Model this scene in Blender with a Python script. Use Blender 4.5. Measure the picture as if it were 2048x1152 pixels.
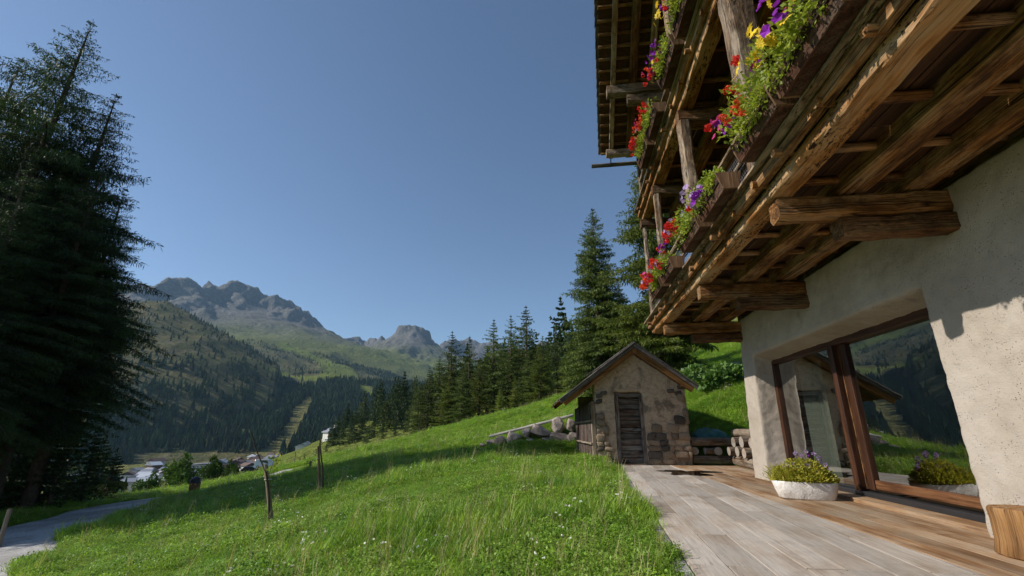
import bpy, bmesh, math, random
import numpy as np
from mathutils import Vector, Matrix, noise as mnoise

for o in list(bpy.data.objects): bpy.data.objects.remove(o)
scene = bpy.context.scene
COL = scene.collection
R = math.radians
rng = np.random.default_rng(7)
random.seed(7)

# ------------------------------------------------------------------ camera
# world: X towards the house, Y along the house wall (away), Z up; deck surface z = 0
H = 1.0
PITCH, YAW, LENS = R(17.33), R(6.92), 16.0
cam_d = bpy.data.cameras.new('camera'); cam = bpy.data.objects.new('camera', cam_d); COL.objects.link(cam)
cam.location = (0, 0, H); cam.rotation_euler = (R(90) + PITCH, 0, YAW)
cam_d.sensor_width = 36; cam_d.lens = LENS; cam_d.clip_start = 0.05; cam_d.clip_end = 40000
scene.camera = cam

# ------------------------------------------------------------------ light
SUN_L = Vector((1.74, 0.35, -1.28)).normalized()        # direction the light travels
SUN_EL = math.asin(-SUN_L.z); SUN_AZ = math.atan2(-SUN_L.x, -SUN_L.y)   # azimuth from +Y towards +X
w = bpy.data.worlds.new('World'); scene.world = w; w.use_nodes = True
nt = w.node_tree; nt.nodes.clear()
wo = nt.nodes.new('ShaderNodeOutputWorld'); wb = nt.nodes.new('ShaderNodeBackground'); ws = nt.nodes.new('ShaderNodeTexSky')
ws.sky_type = 'NISHITA'; ws.sun_disc = False; ws.sun_elevation = SUN_EL; ws.sun_rotation = SUN_AZ
ws.altitude = 1600; ws.air_density = 1.0; ws.dust_density = 0.7; ws.ozone_density = 2.0
wb.inputs['Strength'].default_value = 0.082
nt.links.new(ws.outputs[0], wb.inputs[0]); nt.links.new(wb.outputs[0], wo.inputs[0])
sd = bpy.data.lights.new('sun', 'SUN'); sun = bpy.data.objects.new('sun', sd); COL.objects.link(sun)
sd.energy = 3.7; sd.angle = R(0.55); sd.color = (1.0, 0.93, 0.82)
sun.rotation_euler = SUN_L.to_track_quat('-Z', 'Y').to_euler()
vs = scene.view_settings; vs.view_transform = 'Standard'; vs.look = 'None'; vs.exposure = 0.64; vs.gamma = 1
vs.use_curve_mapping = False
cy = scene.cycles
cy.max_bounces = 8; cy.diffuse_bounces = 5; cy.glossy_bounces = 3; cy.transmission_bounces = 4
cy.transparent_max_bounces = 12; cy.volume_bounces = 0
cy.caustics_reflective = False; cy.caustics_refractive = False; cy.use_denoising = True
cy.sample_clamp_indirect = 6; cy.use_adaptive_sampling = True

# ------------------------------------------------------------------ survey helper: bearing + distance -> point
_F = 2048 * LENS / 36
_fh = np.array([-math.sin(YAW), math.cos(YAW), 0]); _R = np.array([math.cos(YAW), math.sin(YAW), 0]); _U = np.array([0, 0, 1.])
_fw = _fh * math.cos(PITCH) + _U * math.sin(PITCH); _up = -_fh * math.sin(PITCH) + _U * math.cos(PITCH)
_C = np.array([0, 0, H])
def bearing(x, y): return _fw + _R * ((x - 1024) / _F) + _up * ((576 - y) / _F)
def at(x, y, D):
    d = bearing(x, y); return _C + d * D / math.hypot(d[0], d[1])
def proj(P):
    v = np.asarray(P) - _C; z = np.maximum(v @ _fw, 1e-3)
    return 1024 + _F * (v @ _R) / z, 576 - _F * (v @ _up) / z

# ------------------------------------------------------------------ object helpers
def link(o, parent=None):
    COL.objects.link(o)
    if parent is not None: o.parent = parent
    return o
def tag(o, label=None, cat=None, group=None, kind=None):
    if label: o['label'] = label
    if cat: o['category'] = cat
    if group: o['group'] = group
    if kind: o['kind'] = kind
    return o
def thing(name, label, cat, loc=(0, 0, 0), rz=0, group=None):
    o = bpy.data.objects.new(name, None); COL.objects.link(o); o.empty_display_size = 0.2
    o.location = loc; o.rotation_euler = (0, 0, rz)
    return tag(o, label, cat, group)
def mesh(name, V, F, mat=None, grain=None, smooth=False):
    me = bpy.data.meshes.new(name)
    V = np.asarray(V, dtype=np.float32).reshape(-1, 3)
    if isinstance(F, np.ndarray):
        n = F.shape[1]
        me.vertices.add(len(V)); me.vertices.foreach_set('co', V.ravel())
        me.loops.add(F.size); me.loops.foreach_set('vertex_index', F.astype(np.int32).ravel())
        me.polygons.add(len(F)); me.polygons.foreach_set('loop_start', np.arange(0, F.size, n, dtype=np.int32))
        me.update(calc_edges=True); me.validate()
    else:
        me.from_pydata(V.tolist(), [], F); me.update()
    if mat: me.materials.append(mat)
    if grain is not None:
        a = me.attributes.new('grain', 'FLOAT_VECTOR', 'POINT'); a.data.foreach_set('vector', np.asarray(grain, dtype=np.float32).ravel())
    if smooth: me.polygons.foreach_set('use_smooth', np.ones(len(me.polygons), dtype=bool))
    return me
def obj(name, me, parent=None, loc=None, rz=None, kind=None):
    o = bpy.data.objects.new(name, me); link(o, parent)
    if loc is not None: o.location = loc
    if rz is not None: o.rotation_euler = (0, 0, rz)
    if kind: o['kind'] = kind
    return o
def fattr(me, name, data):
    a = me.attributes.new(name, 'FLOAT', 'POINT'); a.data.foreach_set('value', np.asarray(data, dtype=np.float32).ravel())

# ------------------------------------------------------------------ materials
class NT:
    def __init__(s, name):
        s.m = bpy.data.materials.new(name); s.m.use_nodes = True; s.t = s.m.node_tree; s.t.nodes.clear()
        s.out = s.n('ShaderNodeOutputMaterial')
    def n(s, typ, **kw):
        nd = s.t.nodes.new(typ)
        for k, v in kw.items():
            if k.startswith('i_'):
                nd.inputs[k[2:].replace('_', ' ')].default_value = v
            else: setattr(nd, k, v)
        return nd
    def l(s, a, b): s.t.links.new(a, b)
    def mapping(s, src, scale):
        m = s.n('ShaderNodeMapping'); m.inputs['Scale'].default_value = scale; s.l(src, m.inputs['Vector']); return m.outputs[0]
    def noise(s, vec, scale=5, detail=4, rough=.55, dist=0):
        n = s.n('ShaderNodeTexNoise'); n.inputs['Scale'].default_value = scale; n.inputs['Detail'].default_value = detail
        n.inputs['Roughness'].default_value = rough; n.inputs['Distortion'].default_value = dist
        if vec is not None: s.l(vec, n.inputs['Vector'])
        return n.outputs[0]
    def vor(s, vec, scale=5, feature='F1', out=0):
        n = s.n('ShaderNodeTexVoronoi'); n.feature = feature; n.inputs['Scale'].default_value = scale; s.l(vec, n.inputs['Vector'])
        return n.outputs[out]
    def ramp(s, fac, stops):
        r = s.n('ShaderNodeValToRGB'); e = r.color_ramp.elements
        while len(e) < len(stops): e.new(.5)
        for k, (p, c) in enumerate(stops):
            e[k].position = p; e[k].color = (c, c, c, 1) if not hasattr(c, '__len__') else (*c, 1)
        s.l(fac, r.inputs[0]); return r.outputs[0]
    def mix(s, fac, a, b, mode='MIX'):
        m = s.n('ShaderNodeMix', data_type='RGBA', blend_type=mode)
        for k, v in ((0, fac), (6, a), (7, b)):
            if hasattr(v, 'node'): s.l(v, m.inputs[k])
            elif k == 0: m.inputs[0].default_value = v
            else: m.inputs[k].default_value = (*v, 1)
        return m.outputs[2]
    def math(s, op, a, b=0.0):
        m = s.n('ShaderNodeMath', operation=op)
        for k, v in ((0, a), (1, b)):
            if hasattr(v, 'node'): s.l(v, m.inputs[k])
            else: m.inputs[k].default_value = v
        return m.outputs[0]
    def rnd(s): return s.n('ShaderNodeObjectInfo').outputs['Random']
    def tint(s, col, fac, lo, hi):
        v = s.n('ShaderNodeMapRange'); v.inputs[3].default_value = lo; v.inputs[4].default_value = hi; s.l(fac, v.inputs[0])
        h = s.n('ShaderNodeHueSaturation'); s.l(v.outputs[0], h.inputs['Value']); s.l(col, h.inputs['Color']); return h.outputs[0]
    def bump(s, hgt, strength=.4, dist=.02):
        b = s.n('ShaderNodeBump'); b.inputs['Strength'].default_value = strength; b.inputs['Distance'].default_value = dist
        s.l(hgt, b.inputs['Height']); return b.outputs[0]
    def bsdf(s, col, rough=.8, nrm=None, spec=.3, metal=0):
        p = s.n('ShaderNodeBsdfPrincipled')
        if hasattr(col, 'node'): s.l(col, p.inputs['Base Color'])
        else: p.inputs['Base Color'].default_value = (*col, 1)
        if hasattr(rough, 'node'): s.l(rough, p.inputs['Roughness'])
        else: p.inputs['Roughness'].default_value = rough
        p.inputs['Specular IOR Level'].default_value = spec; p.inputs['Metallic'].default_value = metal
        if nrm is not None: s.l(nrm, p.inputs['Normal'])
        return p
    def done(s, sh):
        s.l(sh.outputs[0] if hasattr(sh, 'outputs') else sh, s.out.inputs[0]); return s.m
    def attr(s, name, out='Vector'): return s.n('ShaderNodeAttribute', attribute_name=name).outputs[out]
    def pos(s): return s.n('ShaderNodeNewGeometry').outputs['Position']
    def objc(s): return s.n('ShaderNodeTexCoord').outputs['Object']

def wood(name, dark, mid, light, grey=None, greyamt=.5, crack=.6, rough=.8, worm=0.0, patch=1.3, bump=.5):
    t = NT(name); g = t.attr('grain')
    fine = t.noise(t.mapping(g, (55, 55, 2.2)), 1, 6, .65)
    mid_ = t.noise(t.mapping(g, (14, 14, .9)), 1, 5, .6, .6)
    pt = t.noise(t.mapping(g, (patch * 3, patch * 3, patch)), 1, 4, .6)
    f = t.math('ADD', t.math('MULTIPLY', fine, .45), t.math('MULTIPLY', mid_, .55))
    c = t.ramp(f, [(.36, dark), (.5, mid), (.64, light)])
    if grey:
        ga = t.ramp(pt, [(.5 - greyamt * .35, 0), (.75 - greyamt * .35, 1)])
        gc = t.mix(fine, [x * .55 for x in grey], [min(1, x * 1.35) for x in grey])
        c = t.mix(ga, c, gc)
    c = t.mix(t.ramp(pt, [(.25, .75), (.5, 0)]), c, dark)
    ck = t.noise(t.mapping(g, (26, 26, .38)), 1, 3, .5, .4)
    ckm = t.ramp(ck, [(.485, 0), (.5, 1), (.515, 0)])
    c = t.mix(t.math('MULTIPLY', ckm, crack), c, [x * .18 for x in dark])
    h = t.math('SUBTRACT', t.math('ADD', t.math('MULTIPLY', fine, .5), mid_), t.math('MULTIPLY', ckm, .9))
    if crack > .7:      # long drying checks and hewn hollows of old beams
        c2 = t.ramp(t.noise(t.mapping(g, (8, 8, .22)), 1, 2, .5, .7), [(.488, 0), (.5, 1), (.512, 0)])
        hol = t.noise(t.mapping(g, (6, 6, 3.5)), 1, 3, .6)
        c = t.mix(t.math('MULTIPLY', c2, .9), c, [x * .12 for x in dark])
        c = t.mix(t.ramp(hol, [(.35, .55), (.5, 0)]), c, [x * .7 for x in dark])
        h = t.math('ADD', t.math('SUBTRACT', h, t.math('MULTIPLY', c2, 1.2)), t.math('MULTIPLY', hol, 1.4))
    if worm:
        wv = t.noise(t.mapping(g, (34, 34, 13)), 1, 4, .7, .3)
        wp = t.noise(t.mapping(g, (5, 5, 1.1)), 1, 3, .5)
        wm = t.math('MULTIPLY', t.ramp(wv, [(.53, 0), (.56, 1)]), t.ramp(wp, [(.45, 0), (.58, 1)]))
        c = t.mix(t.math('MULTIPLY', wm, worm), c, [x * .35 for x in dark])
        h = t.math('SUBTRACT', h, t.math('MULTIPLY', wm, 1.6))
    c = t.tint(c, t.rnd(), .75, 1.2)
    return t.done(t.bsdf(c, rough, t.bump(h, bump * (1.5 if crack > .7 else 1), .02 if crack > .7 else .012), .25))

M = {}
def dirty(m):
    t = NT.__new__(NT); t.m = m; t.t = m.node_tree; b = next(n for n in t.t.nodes if n.type == 'BSDF_PRINCIPLED'); src_ = b.inputs['Base Color'].links[0].from_socket
    p = t.pos(); sp = t.ramp(t.vor(p, 9, 'F1'), [(.05, 1), (.09, 0)]); gate = t.ramp(t.noise(p, 2.3, 3), [(.5, 0), (.6, 1)])
    c = t.mix(t.math('MULTIPLY', t.math('MULTIPLY', sp, gate), .65), src_, (.07, .05, .035)); st = t.ramp(t.noise(p, 1.1, 6, .7, .4), [(.52, 0), (.7, .55)])
    c = t.mix(st, c, (.19, .145, .11)); t.l(c, b.inputs['Base Color']); return m
M['beam'] = wood('beam_wood', (.05, .018, .005), (.29, .12, .03), (.56, .27, .075), (.40, .26, .14), .25, .85, worm=.25)
M['beam_worm'] = wood('worm_eaten_beam_wood', (.10, .035, .008), (.42, .175, .04), (.66, .32, .09), (.55, .37, .21), .3, .65, worm=1.0)
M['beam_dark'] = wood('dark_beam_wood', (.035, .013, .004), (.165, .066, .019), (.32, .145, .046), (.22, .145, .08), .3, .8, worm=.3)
M['post'] = wood('weathered_post_wood', (.09, .046, .021), (.29, .165, .08), (.47, .30, .17), (.36, .285, .215), .5, .95, worm=.8)
M['shaded_plank'] = wood('shade_darkened_plank_wood', (.014, .006, .003), (.055, .024, .009), (.12, .056, .02), None, 0, .6)  # shade of the gaps between the beams is put into this wood colour
M['deck_grey'] = wood('grey_deck_wood', (.28, .22, .17), (.43, .36, .295), (.52, .45, .38), (.45, .405, .36), .45, .4, .75, patch=.9, bump=.25)
M['deck_brown'] = wood('brown_deck_wood', (.12, .058, .025), (.30, .165, .075), (.42, .265, .14), (.38, .29, .205), .3, .5, .7, patch=.8, bump=.25)
dirty(M['deck_grey']); dirty(M['deck_brown'])
M['frame'] = wood('dark_window_frame_wood', (.018, .007, .004), (.055, .021, .010), (.11, .045, .02), None, 0, .4, .5, bump=.25)
M['frame_rail'] = wood('bottom_rail_wood', (.05, .02, .009), (.15, .065, .028), (.24, .12, .055), None, 0, .4, .5, bump=.25)
M['shed_wood'] = wood('old_hut_wood', (.035, .02, .012), (.13, .07, .04), (.24, .14, .085), (.22, .195, .17), .5, .8)
M['side_wood'] = wood('stained_side_board_wood', (.018, .010, .008), (.085, .035, .022), (.17, .08, .05), (.13, .115, .105), .35, .9)
M['shed_fascia'] = wood('orange_rafter_wood', (.07, .03, .01), (.25, .115, .035), (.36, .19, .07), None, 0, .6)
M['shed_roof'] = wood('grey_roof_board_wood', (.06, .05, .045), (.14, .125, .115), (.25, .23, .215), None, 0, .8)
M['log'] = wood('log_wood', (.065, .035, .018), (.21, .12, .06), (.33, .215, .12), (.25, .205, .16), .5, .9)
M['log_end'] = wood('log_end_wood', (.14, .09, .055), (.34, .25, .17), (.46, .37, .28), (.38, .34, .30), .6, .6)
M['stump'] = wood('stump_wood', (.12, .055, .02), (.36, .19, .07), (.52, .31, .14), None, 0, .7)
M['stake'] = wood('stake_wood', (.07, .042, .022), (.21, .14, .08), (.34, .245, .155), (.28, .235, .19), .35, .7)
M['flowerbox'] = wood('flower_box_wood', (.016, .007, .004), (.06, .022, .011), (.15, .06, .028), (.12, .075, .055), .15, .6, worm=.7)
M['flowerbox_end'] = wood('flower_box_end_wood', (.05, .025, .012), (.17, .095, .05), (.28, .18, .11), None, 0, .6)
M['rail_white'] = wood('bleached_rail_wood', (.35, .32, .28), (.55, .51, .46), (.68, .64, .58), None, 0, .3)

def plaster():
    t = NT('rough_lime_plaster'); p = t.objc()
    big = t.noise(p, 1.1, 5, .6); med = t.noise(p, 7, 6, .65); fin = t.noise(p, 60, 5, .7)
    c = t.ramp(big, [(.3, (.35, .30, .248)), (.55, (.425, .375, .32)), (.75, (.475, .43, .38))])
    c = t.mix(t.ramp(med, [(.55, 0), (.8, .35)]), c, (.33, .285, .225))
    v = t.vor(t.mapping(p, (1, 1.0, 1.0)), 38)
    gate = t.ramp(t.noise(p, 6.5, 3), [(.44, 0), (.58, 1)])
    pit = t.math('MULTIPLY', t.ramp(v, [(.10, 1), (.22, 0)]), gate)
    c = t.mix(t.math('MULTIPLY', pit, .8), c, (.15, .12, .09))
    st = t.ramp(t.noise(t.mapping(p, (2.1, 2.1, 1.6)), 1.0, 2), [(.70, 0), (.76, .5)])
    c = t.mix(st, c, (.24, .235, .235))
    h = t.math('SUBTRACT', t.math('ADD', t.math('MULTIPLY', med, 1.0), t.math('MULTIPLY', fin, .5)), t.math('MULTIPLY', pit, .8))
    return t.done(t.bsdf(c, .92, t.bump(h, .75, .02), .15))
M['plaster'] = plaster()

def hut_plaster():
    t = NT('crumbling_hut_plaster'); p = t.objc()
    big = t.noise(p, 1.6, 5, .65, .5); med = t.noise(p, 9, 6, .7); fin = t.noise(p, 50, 4, .7)
    c = t.ramp(med, [(.3, (.34, .235, .16)), (.5, (.52, .39, .275)), (.72, (.62, .485, .355))])
    c = t.mix(t.ramp(big, [(.52, 0), (.62, .75)]), c, (.15, .115, .09))
    cr = t.ramp(t.noise(p, 3.2, 3, .5, 1.2), [(.488, 0), (.5, 1), (.512, 0)])
    c = t.mix(t.math('MULTIPLY', cr, .3), c, (.08, .06, .045))
    h = t.math('SUBTRACT', t.math('ADD', med, t.math('MULTIPLY', fin, .5)), t.math('MULTIPLY', cr, .4))
    return t.done(t.bsdf(c, .95, t.bump(h, .9, .025), .1))
M['hut_plaster'] = hut_plaster()

def stone(name, a, b, c3, scale=4.0, bump=.7):
    t = NT(name); p = t.objc()
    n1 = t.noise(p, scale, 6, .65, .4); n2 = t.noise(p, scale * 7, 5, .7)
    c = t.ramp(n1, [(.3, a), (.5, b), (.72, c3)])
    c = t.mix(t.ramp(n2, [(.5, 0), (.75, .45)]), c, [x * .5 for x in a])
    c = t.tint(c, t.rnd(), .62, 1.25)
    return t.done(t.bsdf(c, .9, t.bump(t.math('ADD', n1, t.math('MULTIPLY', n2, .4)), bump, .03), .2))
M['hut_stone'] = stone('hut_rubble_stone', (.14, .10, .07), (.33, .245, .17), (.47, .36, .26), 6)
M['hut_stone_dark'] = stone('dark_hut_rubble_stone', (.05, .042, .036), (.12, .098, .08), (.2, .165, .135), 6)
M['boulder'] = stone('pinkish_boulder_stone', (.17, .13, .11), (.33, .27, .235), (.45, .385, .34), 2.2)
M['kerb'] = stone('pale_kerb_stone', (.20, .195, .19), (.38, .37, .36), (.52, .51, .5), 3.5)
M['trough'] = stone('white_trough_stone', (.44, .40, .36), (.66, .63, .59), (.76, .74, .71), 5)
M['gravel'] = None
def gravel():
    t = NT('gravel'); p = t.pos()
    n1 = t.noise(p, .7, 5, .6); n2 = t.noise(p, 14, 5, .75)
    c = t.ramp(n2, [(.3, (.24, .235, .23)), (.55, (.46, .45, .44)), (.75, (.6, .59, .58))])
    c = t.mix(t.ramp(n1, [(.45, 0), (.62, .55)]), c, (.16, .145, .12))
    return t.done(t.bsdf(c, .95, t.bump(n2, .5, .03), .1))
M['gravel'] = gravel()

def leaf(name, a, b, trans=.35, rough=.55, rand=True, nscale=.35, yellow=None, spec=.3):
    t = NT(name)
    f = t.noise(t.pos(), nscale, 4, .6)
    c = t.mix(t.ramp(f, [(.32, 0), (.68, 1)]), a, b)
    if yellow: c = t.mix(t.ramp(t.noise(t.pos(), nscale * 3.1, 3), [(.56, 0), (.72, .7)]), c, yellow)
    if rand: c = t.tint(c, t.rnd(), .58, 1.38)
    d = t.bsdf(c, rough, None, spec)
    tr = t.n('ShaderNodeBsdfTranslucent'); t.l(t.mix(1.0, c, (1.25, 1.2, .7), 'MULTIPLY'), tr.inputs[0])
    m = t.n('ShaderNodeMixShader'); m.inputs[0].default_value = trans
    t.l(d.outputs[0], m.inputs[1]); t.l(tr.outputs[0], m.inputs[2]); return t.done(m)
M['grass'] = leaf('grass_blades', (.13, .28, .03), (.32, .47, .06), .42, .42, True, .9, (.46, .47, .15))
M['straw'] = leaf('dry_grass_stems', (.38, .33, .15), (.52, .46, .24), .3, .6, True, .9)
M['meadow_white'] = leaf('white_meadow_petals', (.7, .7, .66), (.8, .8, .76), .2, .6, True, .9)
M['clover'] = leaf('clover_leaves', (.16, .31, .035), (.27, .41, .055), .4, .5, True, .8)
M['spruce'] = leaf('spruce_needles', (.022, .044, .018), (.06, .095, .03), .2, .6, True, .7, spec=.2)
M['spruce_green'] = leaf('light_spruce_needles', (.05, .08, .018), (.115, .15, .034), .25, .6, True, .9, spec=.2)
M['larch'] = leaf('larch_needles', (.09, .13, .02), (.18, .22, .042), .32, .6, True, .6, spec=.2)
M['far_tree'] = leaf('far_conifer_needles', (.022, .042, .018), (.05, .08, .028), .05, .8, True, .02, spec=.1)
M['far_bush'] = leaf('far_broadleaf', (.04, .08, .015), (.08, .14, .03), .2, .7, True, .1, spec=.1)
M['leaf'] = leaf('balcony_plant_leaves', (.17, .26, .025), (.38, .44, .07), .45, .5, False, 6, (.5, .5, .16))
M['leaf_yel'] = leaf('trough_plant_leaves', (.26, .30, .035), (.46, .42, .06), .4, .5, False, 12, (.55, .36, .09))
M['leaf_dark'] = leaf('bush_leaves', (.07, .15, .035), (.17, .28, .07), .3, .45, False, 3)
def petal(name, col, t_=.3):
    t = NT(name); d = t.bsdf(t.tint(t.mix(0.0, col, col), t.rnd(), .75, 1.15), .6, None, .2)
    tr = t.n('ShaderNodeBsdfTranslucent', i_Color=(*col, 1)); m = t.n('ShaderNodeMixShader'); m.inputs[0].default_value = t_
    t.l(d.outputs[0], m.inputs[1]); t.l(tr.outputs[0], m.inputs[2]); return t.done(m)
M['red'] = petal('red_petals', (.72, .035, .03)); M['orange'] = petal('orange_red_petals', (.8, .10, .03))
M['pink'] = petal('pink_petals', (.62, .06, .25)); M['purple'] = petal('purple_petals', (.28, .03, .45))
M['lilac'] = petal('lilac_petals', (.5, .36, .62)); M['yellow'] = petal('yellow_petals', (.85, .62, .04))
def plain(name, col, rough=.6, spec=.4, metal=0, var=0.0, nscale=4):
    t = NT(name); p = t.objc()
    n = t.noise(p, nscale, 4); c = t.mix(t.ramp(n, [(.3, 0), (.7, 1)]), [x * (1 - var) for x in col], [min(1, x * (1 + var)) for x in col])
    c = t.tint(c, t.rnd(), 1 - var, 1 + var)
    return t.done(t.bsdf(c, rough, None, spec, metal))
M['bark'] = plain('spruce_bark', (.10, .075, .055), .95, .1, 0, .35, 6)
M['bark_pale'] = plain('pale_sunlit_bark', (.26, .21, .16), .95, .1, 0, .3, 5)  # bark of a lighter tone
M['wire'] = plain('galvanised_wire', (.42, .42, .42), .45, .5, .7, .1)
M['metal_dark'] = plain('dark_metal', (.03, .03, .033), .45, .5, .3, .1)
M['soil'] = plain('dark_potting_soil', (.03, .02, .013), .95, .1, 0, .3, 20)
M['tarp'] = plain('green_tarpaulin', (.012, .095, .075), .42, .5, 0, .25, 3)
M['white_wall'] = plain('white_render', (.62, .61, .58), .9, .2, 0, .08)
M['ochre_wall'] = plain('ochre_render', (.42, .22, .12), .9, .2, 0, .15)
M['brown_wall'] = plain('brown_timber_wall', (.13, .07, .04), .9, .2, 0, .3)
M['roof_grey'] = plain('grey_metal_roof', (.27, .28, .31), .45, .5, .2, .2)
M['roof_brown'] = plain('brown_tile_roof', (.13, .085, .07), .8, .3, 0, .25)
M['roof_pale'] = plain('pale_metal_roof', (.55, .57, .6), .35, .5, .2, .12)
M['pane_dark'] = plain('dark_window_pane', (.02, .025, .03), .15, .6, 0, .1)
M['car_dark'] = plain('black_car_paint', (.012, .013, .016), .4, .25, 0, .05)
M['car_silver'] = plain('silver_car_paint', (.5, .52, .54), .25, .6, .3, .05)
M['tyre'] = plain('tyre_rubber', (.015, .015, .015), .9, .2, 0, .1)
M['car_glass'] = plain('car_window_glass', (.02, .03, .04), .06, .8, 0, .02)
M['bin'] = plain('orange_brown_plastic', (.24, .10, .035), .6, .3, 0, .2)
M['curtain'] = plain('linen_curtain', (.55, .52, .46), .9, .1, 0, .05)
M['interior'] = plain('interior_plaster', (.30, .27, .23), .9, .2, 0, .1)
M['interior_floor'] = plain('interior_boards', (.14, .085, .05), .6, .3, 0, .2)

def glass():
    t = NT('window_glass')
    tr = t.n('ShaderNodeBsdfTransparent', i_Color=(.62, .70, .66, 1)); gl = t.n('ShaderNodeBsdfGlossy', i_Color=(.95, .97, .97, 1)); gl.inputs['Roughness'].default_value = .0
    fr = t.n('ShaderNodeFresnel'); fr.inputs['IOR'].default_value = 1.5; t.l(t.bump(t.noise(t.objc(), 1.6, 2), .05, .02), gl.inputs['Normal'])
    f = t.math('MINIMUM', t.math('ADD', t.math('MULTIPLY', fr.outputs[0], 3.2), .16), 1.0)
    m = t.n('ShaderNodeMixShader'); t.l(f, m.inputs[0]); t.l(tr.outputs[0], m.inputs[1]); t.l(gl.outputs[0], m.inputs[2]); return t.done(m)
M['glass'] = glass()
def water():
    t = NT('puddle_water')
    tr = t.n('ShaderNodeBsdfTransparent', i_Color=(.46, .35, .26, 1)); gl = t.n('ShaderNodeBsdfGlossy'); gl.inputs['Roughness'].default_value = .06
    fr = t.n('ShaderNodeFresnel'); fr.inputs['IOR'].default_value = 1.33
    m = t.n('ShaderNodeMixShader'); t.l(fr.outputs[0], m.inputs[0]); t.l(tr.outputs[0], m.inputs[1]); t.l(gl.outputs[0], m.inputs[2]); return t.done(m)
M['water'] = water()
# ------------------------------------------------------------------ shape builders (return verts, faces, grain)
def section(w, h, ch, rnd_, n=0):
    if n:
        return [(.5 * w * math.cos(2 * math.pi * k / n) * (1 + rnd_.uniform(-.05, .05)), .5 * h * math.sin(2 * math.pi * k / n) * (1 + rnd_.uniform(-.05, .05))) for k in range(n)]
    a, b = w / 2, h / 2; c = [ch * rnd_.uniform(.4, 1.6) for _ in range(4)]
    return [(-a + c[0], -b), (a - c[1], -b), (a, -b + c[1]), (a, b - c[2]), (a - c[2], b), (-a + c[3], b), (-a, b - c[3]), (-a, -b + c[0])]
def beam_data(p0, p1, w, h, seg=6, jit=.006, ch=.012, seed=0, n=0, taper=1.0, side=None):
    r = random.Random(seed); p0 = Vector(p0); p1 = Vector(p1); d = p1 - p0; L = d.length; d /= L
    s = Vector(side) if side else (d.cross(Vector((0, 0, 1))) if abs(d.z) < .95 else Vector((0, 1, 0)))
    s = (s - d * s.dot(d)).normalized(); u = s.cross(d).normalized()
    sec = section(w, h, ch, r, n); m = len(sec); V = []; G = []; F = []
    off = r.uniform(0, 50); ph = r.uniform(0, 6)
    for i in range(seg + 1):
        t = i / seg; k = 1 + (taper - 1) * t
        bow = math.sin(t * math.pi * 1.3 + ph) * jit * .8
        for (a, b) in sec:
            a2 = a * k + r.uniform(-jit, jit) * .5 + bow; b2 = b * k + r.uniform(-jit, jit) * .5
            V.append(p0 + d * (L * t) + s * a2 + u * b2); G.append((a + off, b + off * .7, L * t + off))
    for i in range(seg):
        for j in range(m):
            F.append((i * m + j, i * m + (j + 1) % m, (i + 1) * m + (j + 1) % m, (i + 1) * m + j))
    b0 = len(V)
    for j in range(m): V.append(V[j].copy()); G.append((sec[j][0] + off, sec[j][1] + off, off))
    for j in range(m): V.append(V[seg * m + j].copy()); G.append((sec[j][0] + off, sec[j][1] + off, off + L))
    F.append(tuple(b0 + m - 1 - j for j in range(m))); F.append(tuple(b0 + m + j for j in range(m)))
    return [tuple(v) for v in V], F, G
_seed = [100]
def beam(name, p0, p1, w, h, mat, parent=None, **kw):
    _seed[0] += 1; kw.setdefault('seed', _seed[0]); sm = bool(kw.get('n'))
    V, F, G = beam_data(p0, p1, w, h, **kw)
    me = mesh(name, V, F, mat, G, False)
    if sm:
        fl = np.ones(len(me.polygons), dtype=bool); fl[-2:] = False; me.polygons.foreach_set('use_smooth', fl)
    return obj(name, me, parent)
def box_data(x0, x1, y0, y1, z0, z1):
    V = [(x0, y0, z0), (x1, y0, z0), (x1, y1, z0), (x0, y1, z0), (x0, y0, z1), (x1, y0, z1), (x1, y1, z1), (x0, y1, z1)]
    F = [(3, 2, 1, 0), (4, 5, 6, 7), (0, 1, 5, 4), (1, 2, 6, 5), (2, 3, 7, 6), (3, 0, 4, 7)]
    return V, F
def join(parts):
    V = []; F = []; G = []; o = 0
    for p in parts:
        V += list(p[0]); F += [tuple(i + o for i in f) for f in p[1]]; o += len(p[0])
        G += list(p[2]) if len(p) > 2 else [(a, b, c) for (a, b, c) in p[0]]
    return V, F, G
def boxes(name, lst, mat, parent=None):
    V, F, G = join([box_data(*b) for b in lst]); return obj(name, mesh(name, V, F, mat, G), parent)
def prism(name, poly, z0, z1, mat, parent=None, grain_dir=None, ch=.004):
    """convex plan polygon extruded from z0 to z1 with a small top chamfer; grain along grain_dir"""
    n = len(poly); cx = sum(p[0] for p in poly) / n; cy_ = sum(p[1] for p in poly) / n
    gd = Vector(grain_dir or (0, 1)).normalized(); V = []; G = []; _seed[0] += 1; off = random.Random(_seed[0]).uniform(0, 60)
    for z, e in ((z0, 0), (z1 - ch, 0), (z1, ch)):
        for (x, y) in poly:
            d = math.hypot(cx - x, cy_ - y) or 1; X = x + (cx - x) / d * e; Y = y + (cy_ - y) / d * e
            V.append((X, Y, z)); G.append((X * gd.y - Y * gd.x + off, z + off, X * gd.x + Y * gd.y + off))
    F = [tuple(n - 1 - k for k in range(n)), tuple(2 * n + k for k in range(n))]
    for r_ in (0, 1):
        for k in range(n): F.append((r_ * n + k, r_ * n + (k + 1) % n, (r_ + 1) * n + (k + 1) % n, (r_ + 1) * n + k))
    return obj(name, mesh(name, V, F, mat, G), parent)
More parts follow.
